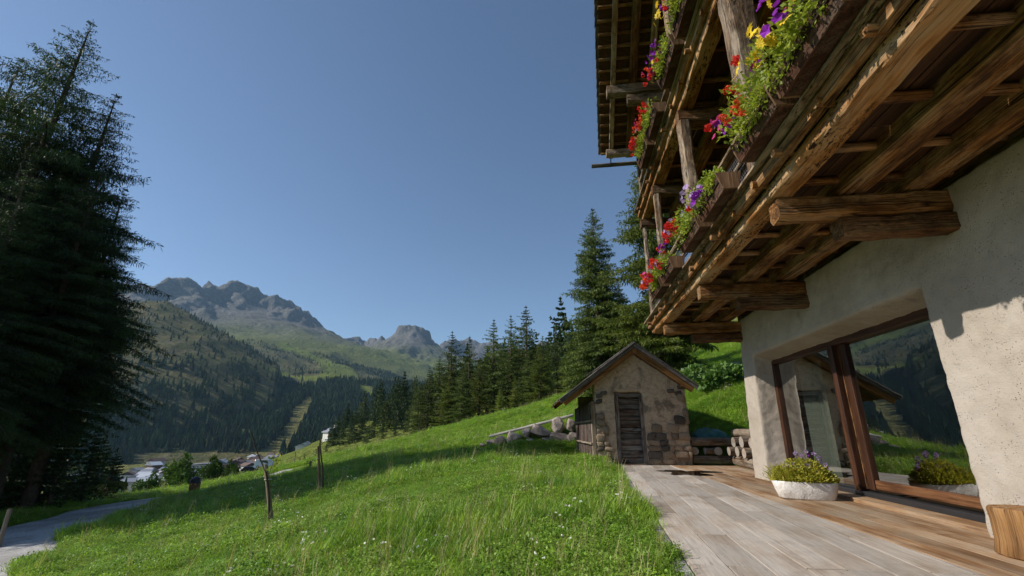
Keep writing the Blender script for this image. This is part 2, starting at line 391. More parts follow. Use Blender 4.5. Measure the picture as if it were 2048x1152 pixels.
def clip(poly, a, b, c):
    """keep a*x+b*y<=c"""
    out = []
    for i in range(len(poly)):
        p, q = poly[i], poly[(i + 1) % len(poly)]; fp = a * p[0] + b * p[1] - c; fq = a * q[0] + b * q[1] - c
        if fp <= 0: out.append(p)
        if fp * fq < 0:
            t = fp / (fp - fq); out.append((p[0] + (q[0] - p[0]) * t, p[1] + (q[1] - p[1]) * t))
    return out
def rock_mesh(name, seed, mat, sub=2, rough=.22, flat=.0, squash=(1, 1, 1)):
    bm = bmesh.new(); bmesh.ops.create_icosphere(bm, subdivisions=sub, radius=1)
    r = random.Random(seed); pl = [(Vector((r.gauss(0, 1), r.gauss(0, 1), r.gauss(0, 1))).normalized(), r.uniform(.5, .85)) for _ in range(13)]
    for v in bm.verts:
        p = v.co.copy()
        for nrm, dd in pl:
            q = p.dot(nrm)
            if q > dd: p -= nrm * (q - dd)
        p *= 1 + rough * mnoise.noise(p * 1.7 + Vector((seed * 3.1, 0, 0))) + rough * .4 * mnoise.noise(p * 4.3 + Vector((0, seed, 0)))
        v.co = Vector((p.x * squash[0], p.y * squash[1], p.z * squash[2]))
    me = bpy.data.meshes.new(name); bm.to_mesh(me); bm.free(); me.materials.append(mat)
    me.polygons.foreach_set('use_smooth', np.ones(len(me.polygons), dtype=bool)); return me
def diamonds(P, D, L, W, N=None, tip=.55):
    """leaf-sized diamonds at P along D (n,3) of length L, width W"""
    n = len(P); D = D / np.linalg.norm(D, axis=1, keepdims=True)
    A = rng.normal(size=(n, 3)) if N is None else N
    S = np.cross(D, A); S /= np.linalg.norm(S, axis=1, keepdims=True) + 1e-9
    L = np.broadcast_to(np.asarray(L, float), (n,))[:, None]; W = np.broadcast_to(np.asarray(W, float), (n,))[:, None]
    V = np.stack([P, P + D * L * tip + S * W / 2, P + D * L, P + D * L * tip - S * W / 2], 1).reshape(-1, 3)
    F = np.arange(n * 4).reshape(n, 4); return V, F
def tube_path(pts, radii, n=7):
    V = []; F = []; G = []; pts = [Vector(p) for p in pts]; acc = 0
    for i, p in enumerate(pts):
        d = (pts[min(i + 1, len(pts) - 1)] - pts[max(i - 1, 0)]).normalized()
        s = d.cross(Vector((.31, .9, .2))).normalized(); u = s.cross(d)
        if i: acc += (p - pts[i - 1]).length
        for k in range(n):
            a = 2 * math.pi * k / n; V.append(tuple(p + (s * math.cos(a) + u * math.sin(a)) * radii[i])); G.append((math.cos(a) * radii[i], math.sin(a) * radii[i], acc))
    for i in range(len(pts) - 1):
        for k in range(n): F.append((i * n + k, i * n + (k + 1) % n, (i + 1) * n + (k + 1) % n, (i + 1) * n + k))
    F.append(tuple(range(n))); F.append(tuple((len(pts) - 1) * n + n - 1 - k for k in range(n)))
    return V, F, G

# ------------------------------------------------------------------ terrain
DECK = [(1.45, 14.9), (4.75, 15.0), (4.75, -6), (.36, -6), (.87, 3.9)]           # deck outline (plan)
def deck_left(y): return .87 + (y - 3.9) * .055
def near_pts():
    P = [(.87, 3.9, -.02), (1.42, 13.9, .03), (.7, 0, -.05), (.55, -4, -.1), (.8, 14.8, .08), (.1, 19.7, .1), (-1.8, 20, .35), (-3.5, 21.2, .3), (.9, 21.5, 1.3), (-1.7, 22.0, 1.0), (-3.6, 22.6, .5), (-5.4, 23.4, .41), (-2.2, 26, .9),
         (-6.46, 10.27, -.95), (-7.5, 14.1, -.85), (-3, 5, -.55), (-3, 10, -.3), (-3, 15, -.15), (-2, 2, -.5), (-6, 4, -1.05), (-10, 6, -1.45), (-4, -3, -.8),
         (-12.6, 9.4, -1.62), (-14, 11, -1.7), (-18.4, 19.5, -1.92), (-18.6, 22.8, -2.0), (-16, 15, -1.8), (-20, 13, -1.9), (-25, 19, -2.2), (-31, 13, -2.2), (-30, 30, -3.6), (-22, 4, -2.4), (-36, 22, -3.6),
         (4.0, 16.2, .78), (5.4, 16.2, .95), (5.88, 17.0, 1.6), (5.2, 19.3, 2.1), (7.5, 23.85, 3.5), (10, 18, 2.8), (14, 14, 3.0), (13.3, 37.7, 7.45), (9.6, 44, 8.64), (2.6, 18.5, .75), (3.2, 21, 1.6),
         (8, 5, 0), (8, -5, 0), (12, 9, 1.2), (16, 0, 1.5), (0, -10, -.2), (-10, -8, -1.8), (-20, -8, -3), (8, -15, 0),
         (60, 60, 16), (100, 20, 15), (60, -40, 8), (0, -60, -2), (-60, -40, -9), (-100, 0, -20), (-60, 20, -8), (-120, 60, -24), (-200, 100, -46), (-46, 40, -6.5), (200, 200, 60), (0, -250, -20), (-250, -50, -60), (250, -50, 40)]
    Q = [(429, 978, 30), (546, 949, 33), (634, 922, 35), (766, 893, 36), (869, 864, 36), (1000, 832, 36), (1120, 800, 36), (330, 985, 38),
         (440, 968, 120), (440, 958, 190), (546, 946, 60), (546, 932, 140), (546, 921, 220), (634, 920, 60), (634, 902, 140), (634, 884, 250), (700, 906, 60), (700, 876, 150), (700, 855, 280), (700, 866, 350),
         (780, 888, 60), (780, 862, 150), (780, 838, 300), (880, 862, 45), (880, 832, 150), (880, 797, 300), (1000, 831, 45), (1000, 800, 150), (1000, 765, 300), (1120, 800, 45), (1120, 765, 150), (1120, 720, 300),
         (1300, 750, 60), (1300, 720, 150), (1300, 690, 300), (1470, 680, 60), (1470, 640, 150), (1470, 600, 300)]
    P += [tuple(at(*q)) for q in Q]
    for hd, D, z in ((-45, 90, -9), (-45, 200, -28), (-45, 330, -42), (-39, 330, -36), (-33, 330, -28), (-28, 350, -18), (-60, 100, -14), (-60, 300, -46), (-75, 200, -36)):
        P.append((D * math.sin(R(hd)), D * math.cos(R(hd)), z))
    return np.array(P, float)
_NP = near_pts()
def _U2(r2): return np.where(r2 > 0, r2 * np.log(r2 + 1e-12), 0)
def _tps_fit(P, lam=.02):
    n = len(P); d = ((P[:, None, :2] - P[None, :, :2]) ** 2).sum(-1)
    K = _U2(d) + lam * np.eye(n); A = np.zeros((n + 3, n + 3)); A[:n, :n] = K; A[:n, n] = 1; A[:n, n + 1:] = P[:, :2]; A[n:, :n] = A[:n, n:].T
    return np.linalg.solve(A, np.concatenate([P[:, 2], np.zeros(3)]))
_WT = _tps_fit(_NP)
def near_h(x, y):
    x = np.asarray(x, float); y = np.asarray(y, float); out = np.empty(x.shape); xf = x.ravel(); yf = y.ravel(); o = out.ravel()
    for i in range(0, len(xf), 40000):
        d = (xf[i:i + 40000, None] - _NP[None, :, 0]) ** 2 + (yf[i:i + 40000, None] - _NP[None, :, 1]) ** 2
        o[i:i + 40000] = _U2(d) @ _WT[:len(_NP)] + _WT[len(_NP)] + xf[i:i + 40000] * _WT[-2] + yf[i:i + 40000] * _WT[-1]
    return o.reshape(x.shape)
# smooth value noise for terrain relief
_tab = rng.random((256, 256))
def vnoise(x, y):
    xi = np.floor(x).astype(int); yi = np.floor(y).astype(int); fx = x - xi; fy = y - yi; fx = fx * fx * (3 - 2 * fx); fy = fy * fy * (3 - 2 * fy)
    g = lambda a, b: _tab[a & 255, b & 255]
    return (g(xi, yi) * (1 - fx) + g(xi + 1, yi) * fx) * (1 - fy) + (g(xi, yi + 1) * (1 - fx) + g(xi + 1, yi + 1) * fx) * fy
def fbm(x, y, o=5, g=.5):
    a = 1; s = 0; t = 0
    for k in range(o):
        s = s + a * (vnoise(x * 2 ** k + 17.3 * k, y * 2 ** k + 9.1 * k) - .5); t += a; a *= g
    return s / t
def ridged(x, y, o=5):
    a = 1; s = 0; t = 0
    for k in range(o):
        s = s + a * (1 - np.abs(2 * vnoise(x * 2 ** k + 31.7 * k, y * 2 ** k + 5.3 * k) - 1)); t += a; a *= .5
    return s / t
def ridge_line(pts, step=5):
    out = []
    for (a, b) in zip(pts[:-1], pts[1:]):
        n = max(1, int(abs(b[0] - a[0]) / step))
        for k in range(n):
            t = k / n; out.append(at(*[a[i] + (b[i] - a[i]) * t for i in range(3)]))
    out.append(at(*pts[-1])); return np.array(out)
RANGE = ridge_line([(-300, 640, 3600), (-100, 600, 3500), (100, 590, 3400), (220, 575, 3400), (289, 567, 3400), (322, 565, 3400), (346, 559, 3400), (362, 567, 3400), (391, 580, 3450), (417, 578, 3500), (435, 587, 3500), (461, 584, 3500), (505, 604, 3500), (530, 604, 3500), (559, 603, 3500), (576, 611, 3550), (585, 626, 3600), (603, 627, 3600), (625, 642, 3650), (647, 671, 3700), (669, 680, 3900), (687, 676, 3900), (703, 679, 3950), (717, 690, 4000),
                    (747, 677, 3900), (781, 671, 3750), (806, 660, 3600), (809, 653, 3560), (828, 654, 3560), (848, 662, 3560), (851, 673, 3600), (877, 690, 3800), (894, 687, 4200), (930, 690, 4300), (960, 691, 4300), (1040, 700, 4300), (1200, 690, 4300), (1500, 680, 4200)])
RANGE[:, 2] += 42 * (np.arctan2(RANGE[:, 0], RANGE[:, 1]) < R(-25.5))
_hd = np.degrees(np.arctan2(RANGE[:, 0], RANGE[:, 1])); RANGE[:, 2] -= 75 * ((_hd > -20.9) & (_hd < -17.4))
SPUR = ridge_line([(647, 673, 3650), (668, 697, 3200), (700, 720, 2900), (730, 735, 2700)])
SPUR2 = ridge_line([(505, 606, 3450), (470, 640, 3000), (500, 690, 2700), (560, 705, 2500), (600, 715, 2450)])
SPUR3 = ridge_line([(828, 660, 3500), (820, 700, 3000), (850, 745, 2700)])
MOUNT = ridge_line([(-400, 640, 1750), (-150, 610, 1700), (50, 600, 1650), (180, 600, 1610), (270, 603, 1550), (300, 600, 1530), (333, 601, 1510), (370, 618, 1470), (399, 638, 1440), (435, 662, 1420), (472, 706, 1400), (497, 734, 1380), (526, 751, 1370), (548, 764, 1360), (556, 800, 1330), (556, 835, 1300)])
CASTLE = ridge_line([(808, 651, 3540), (828, 652, 3540), (849, 661, 3540)])
BENCH = ridge_line([(470, 735, 1800), (540, 762, 1560), (590, 765, 1480), (640, 748, 1560), (700, 760, 1520), (760, 768, 1480), (830, 776, 1480), (900, 780, 1480), (1000, 775, 1480)])
HILL = ridge_line([(780, 842, 380), (860, 798, 420), (930, 768, 460), (1000, 742, 500), (1080, 715, 540), (1160, 680, 580), (1300, 630, 600), (1600, 540, 620)])
def cones(x, y, Rg, k1, d1, k2, k3=None, d2=1e9):
    out = np.empty(len(x))
    for i in range(0, len(x), 20000):
        d = np.sqrt((x[i:i + 20000, None] - Rg[None, :, 0]) ** 2 + (y[i:i + 20000, None] - Rg[None, :, 1]) ** 2)
        f = k1 * np.minimum(d, d1) + k2 * np.clip(d - d1, 0, d2 - d1) + (k3 or 0) * np.maximum(0, d - d2)
        out[i:i + 20000] = (Rg[None, :, 2] - f).max(1)
    return out
def far_h(x, y):
    x = np.asarray(x, float); y = np.asarray(y, float); sh = x.shape; x = x.ravel(); y = y.ravel()
    rg = ridged(x / 420, y / 420, 5); fb = fbm(x / 260, y / 260, 5)
    wx = x + 60 * fbm(x / 300, y / 300, 3); wy = y + 60 * fbm(x / 300 + 40, y / 300, 3)
    rr = cones(wx, wy, RANGE, .95, 190, .52, .30, 900)
    d_up = np.clip((rr - 420) / 300, 0, 1)
    rr = rr + (ridged(x / 120 + 7, y / 120, 4) - .6) * (20 + 75 * d_up)
    rr = rr + (rg - .62) * (40 + 190 * d_up) * np.clip((1e9 if False else 1), 0, 1)
    rr = np.maximum(rr, cones(x + .35 * (wx - x), y + .35 * (wy - y), CASTLE, .12, 42, 3.2, .55, 70) + 26 * (ridged(x / 45, y / 45, 3) - .62))
    s1 = cones(wx, wy, SPUR, .5, 300, .4) + fb * 60; s2 = cones(wx, wy, SPUR2, .45, 300, .36) + fb * 70 + (rg - .6) * 60; s3 = cones(wx, wy, SPUR3, .75, 200, .42) + (rg - .62) * 130
    mt = cones(x, y, MOUNT, .55, 300, .57) + fb * 34 + (rg - .56) * 50 - 1.6 * np.clip(np.hypot(x, y) * np.sin(np.radians(np.degrees(np.arctan2(x, y)) + 34.0)) + 12 * fbm(x / 60, y / 60, 3), 0, 1e9)
    be = cones(x, y, BENCH, .05, 60, .27) + fb * 22
    hl = cones(x, y, HILL, .48, 200, .55) + fb * 10
    hd = np.degrees(np.arctan2(x, y)); vf = -46 + 1.65 * np.clip(hd + 38, -22, 8) * np.clip(np.hypot(x, y) / 720, .5, 1.2) + fb * 6
    z = np.maximum.reduce([rr, s1, s2, s3, mt, be, hl, vf]); return z.reshape(sh)
def ground(x, y):
    x = np.asarray(x, float); y = np.asarray(y, float); r = np.hypot(x, y); t = np.clip((r - 270) / 90, 0, 1); t = t * t * (3 - 2 * t)
    z = np.zeros(x.shape); a = t < 1; b = t > 0
    if a.any(): z[a] += (1 - t[a]) * near_h(x[a], y[a])
    if b.any(): z[b] += t[b] * far_h(x[b], y[b])
    lump = np.clip((r - 3) / 6, 0, 1)
    z += lump * (.10 * fbm(x / 3.1, y / 3.1, 3) + .25 * fbm(x / 11, y / 11, 2)) * np.clip((400 - r) / 100, 0, 1) * .6
    # the level pad below deck, hut and house
    ins = (x > deck_left(y) + .10) & (y < 15.7) & (x < 3.6) | (x > 1) & (y < 15.15) & (x < 16) | (x > 3.5) & (x < 5.0) & (y < 15.85) & (y > 10)
    z = np.where(ins, np.minimum(z, -.14), z)
    return z
def gz(x, y): return float(ground(np.array([x]), np.array([y]))[0])
def inpoly(px, py, poly):
    c = np.zeros(px.shape, bool); n = len(poly)
    for i in range(n):
        x0, y0 = poly[i]; x1, y1 = poly[(i + 1) % n]
        if y0 == y1: continue
        k = ((y0 > py) != (y1 > py)) & (px < (x1 - x0) * (py - y0) / (y1 - y0) + x0); c ^= k
    return c
def seg_dist(x, y, line):
    d = np.full(x.shape, 1e9)
    for (a, b) in zip(line[:-1], line[1:]):
        ax, ay = a[0], a[1]; bx, by = b[0] - ax, b[1] - ay; t = np.clip(((x - ax) * bx + (y - ay) * by) / (bx * bx + by * by), 0, 1)
        d = np.minimum(d, np.hypot(x - ax - t * bx, y - ay - t * by))
    return d
ROAD = [(-9.0, 5.2), (-12.9, 9.4), (-14.6, 11.6), (-16.6, 15.2), (-18.3, 19.0), (-18.9, 22.0), (-18.6, 25.0), (-17.0, 28.5)]
PISTE = [(628, 790), (612, 797), (588, 822), (575, 846), (557, 872), (532, 893), (498, 915), (540, 912), (566, 895), (592, 866), (606, 842), (622, 815)]
ALP = [(500, 722), (560, 748), (600, 762), (660, 760), (720, 755), (705, 735), (660, 722), (600, 695), (560, 685), (540, 690), (610, 712), (645, 732), (640, 752), (590, 752), (540, 735)]
CLEAR = [(706, 766), (742, 778), (748, 798), (722, 786)]
VALLEYG = [(200, 950), (262, 948), (262, 962), (200, 970)]
FORESTF = [(556, 912), (604, 852), (624, 806), (632, 775), (560, 772), (565, 800), (555, 850), (548, 880), (560, 880), (590, 835), (612, 795), (640, 765), (700, 762), (760, 768), (830, 774), (1000, 740), (1010, 830), (760, 858), (700, 868), (640, 888), (600, 905)]

def terrain_masks(x, y, z):
    px, py = proj(np.stack([x, y, z], -1)); r = np.hypot(x, y); qx = px + 26 * fbm(x / 55, y / 55, 4); qy = py + 10 * fbm(x / 55 + 7, y / 55, 4)
    piste = inpoly(qx, qy, PISTE) & (r > 500); alp = inpoly(qx, qy, ALP) & (r > 900); cl = inpoly(qx, qy, CLEAR) & (r > 900)
    vg = (z < -41) & (r > 430) & (r < 900)
    return piste, alp, cl, vg, px, py, r

def fan_mesh():
    az = np.radians(np.concatenate([np.linspace(-180, -76, 60)[:-1], np.linspace(-76, 46, 740), np.linspace(46, 180, 70)[1:-1]]))
    rr = np.concatenate([np.exp(np.linspace(math.log(95), math.log(2600), 250)), np.linspace(2615, 4400, 130), np.linspace(4460, 6500, 24)])
    A, Rr = np.meshgrid(az, rr); x = Rr * np.sin(A); y = Rr * np.cos(A); z = ground(x, y)
    n, m = A.shape; idx = np.arange(n * m).reshape(n, m)
    F = np.stack([idx[:-1, :-1], idx[:-1, 1:], idx[1:, 1:], idx[1:, :-1]], -1).reshape(-1, 4)
    wrap = np.stack([idx[:-1, -1], idx[:-1, 0], idx[1:, 0], idx[1:, -1]], -1); F = np.concatenate([F, wrap])[:, ::-1]
    return x.ravel(), y.ravel(), z.ravel(), F
def ground_mat():
    t = NT('alpine_ground'); p = t.pos(); g = t.attr('green', 'Fac'); rk = t.attr('rock', 'Fac'); dry = t.attr('dry', 'Fac')
    n1 = t.noise(p, .012, 6, .6); n2 = t.noise(p, .06, 6, .65); n3 = t.noise(p, .35, 5, .65)
    meadow = t.mix(t.ramp(n2, [(.35, 0), (.65, 1)]), (.12, .165, .03), (.19, .215, .05))
    heath = t.mix(t.ramp(n2, [(.35, 0), (.65, 1)]), (.11, .105, .04), (.185, .16, .075))
    heath = t.mix(t.ramp(n1, [(.42, 0), (.6, .8)]), heath, (.075, .092, .035)); heath = t.mix(t.ramp(n3, [(.45, 0), (.65, .7)]), heath, (.05, .058, .03)); heath = t.mix(t.ramp(t.noise(p, .03, 5, .6, .8), [(.55, 0), (.68, .6)]), heath, (.17, .15, .11))
    rock = t.mix(t.ramp(n3, [(.3, 0), (.7, 1)]), (.085, .082, .078), (.2, .19, .18))
    rock = t.mix(t.ramp(n2, [(.45, 0), (.62, .8)]), rock, (.22, .215, .205))
    c = t.mix(rk, heath, rock); c = t.mix(g, c, meadow); c = t.mix(dry, c, (.23, .20, .085))
    return t.done(t.bsdf(c, .95, t.bump(t.math('ADD', t.math('MULTIPLY', n3, .25), t.math('ADD', n2, t.noise(p, .022, 6, .7))), .7, 30.0), .05))
M['ground'] = ground_mat()
def near_ground_mat():
    t = NT('meadow_soil'); p = t.pos(); n1 = t.noise(p, .5, 5); n2 = t.noise(p, 9, 6, .7)
    c = t.mix(t.ramp(n1, [(.35, 0), (.65, 1)]), (.11, .19, .02), (.17, .25, .034))
    c = t.mix(t.ramp(n2, [(.4, 0), (.7, .6)]), c, (.06, .075, .018))
    return t.done(t.bsdf(c, .95, t.bump(n2, .8, .05), .05))
M['meadow'] = near_ground_mat()

gx, gy, gzz, gF = fan_mesh()
pist, alp, clr, vg, gpx, gpy, grr = terrain_masks(gx, gy, gzz)
fan = mesh('valley_terrain', np.stack([gx, gy, gzz], 1), gF, M['ground'], smooth=True)
nz = np.zeros(len(fan.vertices) * 3, np.float32); fan.vertices.foreach_get('normal', nz); nz = nz.reshape(-1, 3)[:, 2]
steep = np.clip((.74 - nz) / .12, 0, 1) * np.clip((grr - 1900) / 500, 0, 1)
high = np.clip((gzz - 760) / 220 + 1.6 * fbm(gx / 160, gy / 160, 4), 0, 1) * np.clip((grr - 2400) / 300, 0, 1)
rockm = np.clip(np.maximum(steep, high * .8) + .35 * (fbm(gx / 90, gy / 90, 4)) * (grr > 2200), 0, 1)
rockm = rockm * np.clip((gzz - 330) / 330 + .5 * fbm(gx / 140 + 9, gy / 140, 4), .08, 1)
green = np.where(alp | clr, .95, 0.) + np.where(pist, .45, 0) + np.where(grr < 420, 1., 0) + np.where(vg, .8, 0)
green = green + np.clip((grr - 2000) / 400, 0, 1) * np.clip(.8 - rockm, 0, .6)
dry = np.where(pist, .5, 0) + np.where(vg, .45, 0) + .4 * np.clip(fbm(gx / 60, gy / 60, 3) * 2, 0, 1) * (grr < 420)
fattr(fan, 'green', np.clip(green, 0, 1)); fattr(fan, 'rock', rockm); fattr(fan, 'dry', np.clip(dry, 0, 1))
tag(obj('valley_terrain', fan), 'mountain valley with rocky peaks and ski runs beyond the meadow', 'terrain', kind='structure')

def near_mesh():
    xs = np.concatenate([np.arange(-100, -40, 2.5), np.arange(-40, 24, .4), np.arange(24, 101, 2.5)])
    ys = np.concatenate([np.arange(-100, -12, 3.0), np.arange(-12, 48, .4), np.arange(48, 101, 2.5)])
    X, Y = np.meshgrid(xs, ys); Z = ground(X, Y)
    rd = seg_dist(X, Y, ROAD); Z = Z - .06 * np.clip((2.1 - rd) / .5, 0, 1)
    n, m = X.shape; idx = np.arange(n * m).reshape(n, m)
    F = np.stack([idx[:-1, :-1], idx[:-1, 1:], idx[1:, 1:], idx[1:, :-1]], -1).reshape(-1, 4)
    keep = (np.hypot(X, Y)[:-1, :-1].ravel() < 99); return np.stack([X, Y, Z], -1).reshape(-1, 3), F[keep]
nv, nf = near_mesh()
tag(obj('meadow', mesh('meadow', nv, nf, M['meadow'], smooth=True)), 'sloping green meadow beside the wooden deck', 'meadow', kind='structure')
# gravel road
def road_mesh(line, wd, name, mat, dz=.012):
    pts = []
    for (a, b) in zip(line[:-1], line[1:]):
        for k in range(8): pts.append(Vector((a[0] + (b[0] - a[0]) * k / 8, a[1] + (b[1] - a[1]) * k / 8)))
    pts.append(Vector(line[-1])); V = []; F = []; m = 9
    for i, p in enumerate(pts):
        d = (pts[min(i + 2, len(pts) - 1)] - pts[max(i - 2, 0)]).normalized(); s = Vector((d.y, -d.x))
        for k in range(m):
            u = (k / (m - 1) - .5) * wd * (1 + .10 * math.sin(i * .9 + (0 if k < 4 else 2))); q = p + s * u
            rut = -.03 if k in (2, 6) else 0
            V.append((q.x, q.y, gz(q.x, q.y) + dz + rut * .5 - (.06 if k in (0, m - 1) else 0)))
    for i in range(len(pts) - 1):
        for k in range(m - 1): F.append((i * m + k, i * m + k + 1, (i + 1) * m + k + 1, (i + 1) * m + k))
    return obj(name, mesh(name, V, F, mat, smooth=True))
tag(road_mesh(ROAD, 3.0, 'gravel_road', M['gravel']), 'pale gravel road curving below the meadow past dark trees', 'road', kind='structure')

def hit(px, py, d0=50, d1=1200):
    """where the line of sight through a surveyed bearing first meets the ground"""
    d = bearing(px, py); h_ = math.hypot(d[0], d[1]); D = np.exp(np.linspace(math.log(d0), math.log(d1), 900)); x = d[0] / h_ * D; y = d[1] / h_ * D
    g_ = ground(x, y) >= H + d[2] / h_ * D; i = int(np.argmax(g_)) if g_.any() else len(D) - 1
    return x[i], y[i], float(ground(x[i:i + 1], y[i:i + 1])[0])
# ------------------------------------------------------------------ farmhouse
XW = 4.04                                    # front face of the plastered wall
house = thing('farmhouse', 'old alpine farmhouse with pale plaster wall, timber balconies and flower boxes', 'house', (XW, 11.4, 0))
HO = Vector((XW, 11.4, 0))
def hb(name, p0, p1, w_, h_, mat, parent, **kw): return beam(name, Vector(p0) - HO, Vector(p1) - HO, w_, h_, mat, parent, **kw)
def add_remesh(o, vox, amp, size, smooth_it=4, seed=0):
    m = o.modifiers.new('remesh', 'REMESH'); m.mode = 'VOXEL'; m.voxel_size = vox; m.use_smooth_shade = True
    s = o.modifiers.new('soften', 'SMOOTH'); s.factor = .5; s.iterations = smooth_it
    tx = bpy.data.textures.new('relief', 'CLOUDS'); tx.noise_scale = size; tx.noise_depth = 3
    d = o.modifiers.new('relief', 'DISPLACE'); d.texture = tx; d.strength = amp; d.mid_level = .5; d.texture_coords = 'LOCAL'
def hexa(bot, top):
    """bot/top: 4 (x,y,z) each counter-clockwise seen from above"""
    V = list(bot) + list(top); return V, [(3, 2, 1, 0), (4, 5, 6, 7), (0, 1, 5, 4), (1, 2, 6, 5), (2, 3, 7, 6), (3, 0, 4, 7)]
Y0H, Y1H, WT = -6.0, 11.42, .62              # wall ends, thickness
OA, OB, OZ = 5.5, 10.60, 2.56                # window opening: near side, far side, soffit
wall_parts = [
    hexa([(XW, Y0H, -.3), (XW + WT, Y0H, -.3), (XW + WT, OA - .25, -.3), (XW, OA, -.3)], [(XW, Y0H, 3.47), (XW + WT, Y0H, 3.47), (XW + WT, OA - .25, 3.47), (XW, OA, 3.47)]),
    hexa([(XW, OB + .14, -.3), (XW + WT, OB + .02, -.3), (XW + WT, Y1H + .2, -.3), (XW - .02, Y1H + .08, -.3)], [(XW, OB - .08, 3.47), (XW + WT, OB - .14, 3.47), (XW + WT, Y1H, 3.47), (XW, Y1H - .32, 3.47)]),
    hexa([(XW, OA - .3, OZ), (XW + WT, OA - .3, OZ - .22), (XW + WT, OB + .5, OZ - .22), (XW, OB + .2, OZ)], [(XW, OA - .3, 3.47), (XW + WT, OA - .3, 3.47), (XW + WT, OB + .5, 3.47), (XW, OB + .2, 3.47)]),
    hexa([(XW, Y1H - .25, -.3), (XW + 9, Y1H - .25, -.3), (XW + 9, Y1H + .2, -.3), (XW - .0, Y1H + .06, -.3)], [(XW + .05, Y1H - .4, 3.47), (XW + 9, Y1H - .4, 3.47), (XW + 9, Y1H, 3.47), (XW + .05, Y1H - .32, 3.47)]),
]
V, F, G = join(wall_parts); V = [tuple(Vector(v) - HO) for v in V]
wl = obj('plaster_wall', mesh('plaster_wall', V, F, M['plaster']), house); add_remesh(wl, .036, .034, .16, 5)
# interior room behind the glass
XI = XW + WT
boxes('interior_floor', [(XI - XW + .12, 4.5, -8.0, -.55, -.15, .03)], M['interior_floor'], house)
boxes('interior_wall', [(4.5, 4.6, -8.0, -.55, .03, 3.3), (XI - XW + .12, 4.5, -8.1, -8.0, .03, 3.3), (XI - XW + .12, 4.6, -.55, -.42, .03, 3.3), (XI - XW, 4.6, -8.1, -.42, 3.3, 3.44)], M['interior'], house)
# window
XF = XW + .36                                 # frame plane
def hbox(name, x0, x1, y0, y1, z0, z1, mat, parent, along='y', ch=.006):
    cx, cy2, cz = (x0 + x1) / 2, (y0 + y1) / 2, (z0 + z1) / 2
    if along == 'y': return hb(name, (cx, y0, cz), (cx, y1, cz), x1 - x0, z1 - z0, mat, parent, seg=3, jit=.002, ch=ch)
    if along == 'z': return hb(name, (cx, cy2, z0), (cx, cy2, z1), y1 - y0, x1 - x0, mat, parent, seg=3, jit=.002, ch=ch)
    return hb(name, (x0, cy2, cz), (x1, cy2, cz), y1 - y0, z1 - z0, mat, parent, seg=3, jit=.002, ch=ch)
win = hbox('window', XF, XF + .12, 5.0, 10.62, 2.34, 2.46, M['frame'], house)
win['label'] = 'wide sliding window with dark brown timber frame'
hbox('jamb', XF + .004, XF + .124, 10.46, 10.60, .12, 2.338, M['frame'], win, 'z')
hbox('mullion', XF - .03, XF + .13, 8.14, 8.27, .12, 2.338, M['frame'], win, 'z')
hbox('mullion', XF + .06, XF + .16, 7.93, 8.08, .15, 2.338, M['frame'], win, 'z')
hbox('seal_strip', XF + .05, XF + .10, 8.092, 8.108, .15, 2.337, M['beam'], win, 'z', ch=.002)
hbox('bottom_rail', XF + .075, XF + .155, 5.0, 7.908, .16, .285, M['frame_rail'], win)
hbox('sill', XF - .05, XF + .2, 5.0, 10.7, -.02, .115, M['metal_dark'], win)
hbox('bottom_bead', XF + .02, XF + .10, 8.285, 10.458, .117, .15, M['metal_dark'], win)
def hpane(y0, y1, z0, z1, x):
    V = [tuple(Vector(p) - HO) for p in ((x, y0, z0), (x, y1, z0), (x, y1, z1), (x, y0, z1))]
    return obj('pane', mesh('pane', V, [(0, 3, 2, 1)], M['glass']), win)
hpane(8.285, 10.458, .151, 2.338, XF + .06); hpane(5.0, 7.908, .286, 2.338, XF + .11)
V = []; F = []
for k in range(41):
    yy = 9.55 + .85 * k / 40
    for zz in (.06, 2.3): V.append((XI - XW + .22 + .035 * math.sin(k * 1.25), yy - 11.4, zz))
for k in range(40): F.append((2 * k, 2 * k + 2, 2 * k + 3, 2 * k + 1))
obj('curtain', mesh('curtain', V, F, M['curtain'], None, True), house)
boxes('table', [(1.9, 3.0, -5.2, -3.4, .74, .79), (1.95, 2.05, -5.1, -5.0, .03, .74), (2.85, 2.95, -5.1, -5.0, .03, .74), (1.95, 2.05, -3.6, -3.5, .03, .74), (2.85, 2.95, -3.6, -3.5, .03, .74)], M['deck_brown'], house)
# upper timber walls (behind the balconies)
for k in range(14):
    z0 = 3.50 + k * .44
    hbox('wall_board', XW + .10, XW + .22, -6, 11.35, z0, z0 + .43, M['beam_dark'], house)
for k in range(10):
    hbox('wall_board', XW + .22, XW + 9, 11.16, 11.28, 3.50 + k * .5, 3.98 + k * .5, M['beam_dark'], house, 'x')
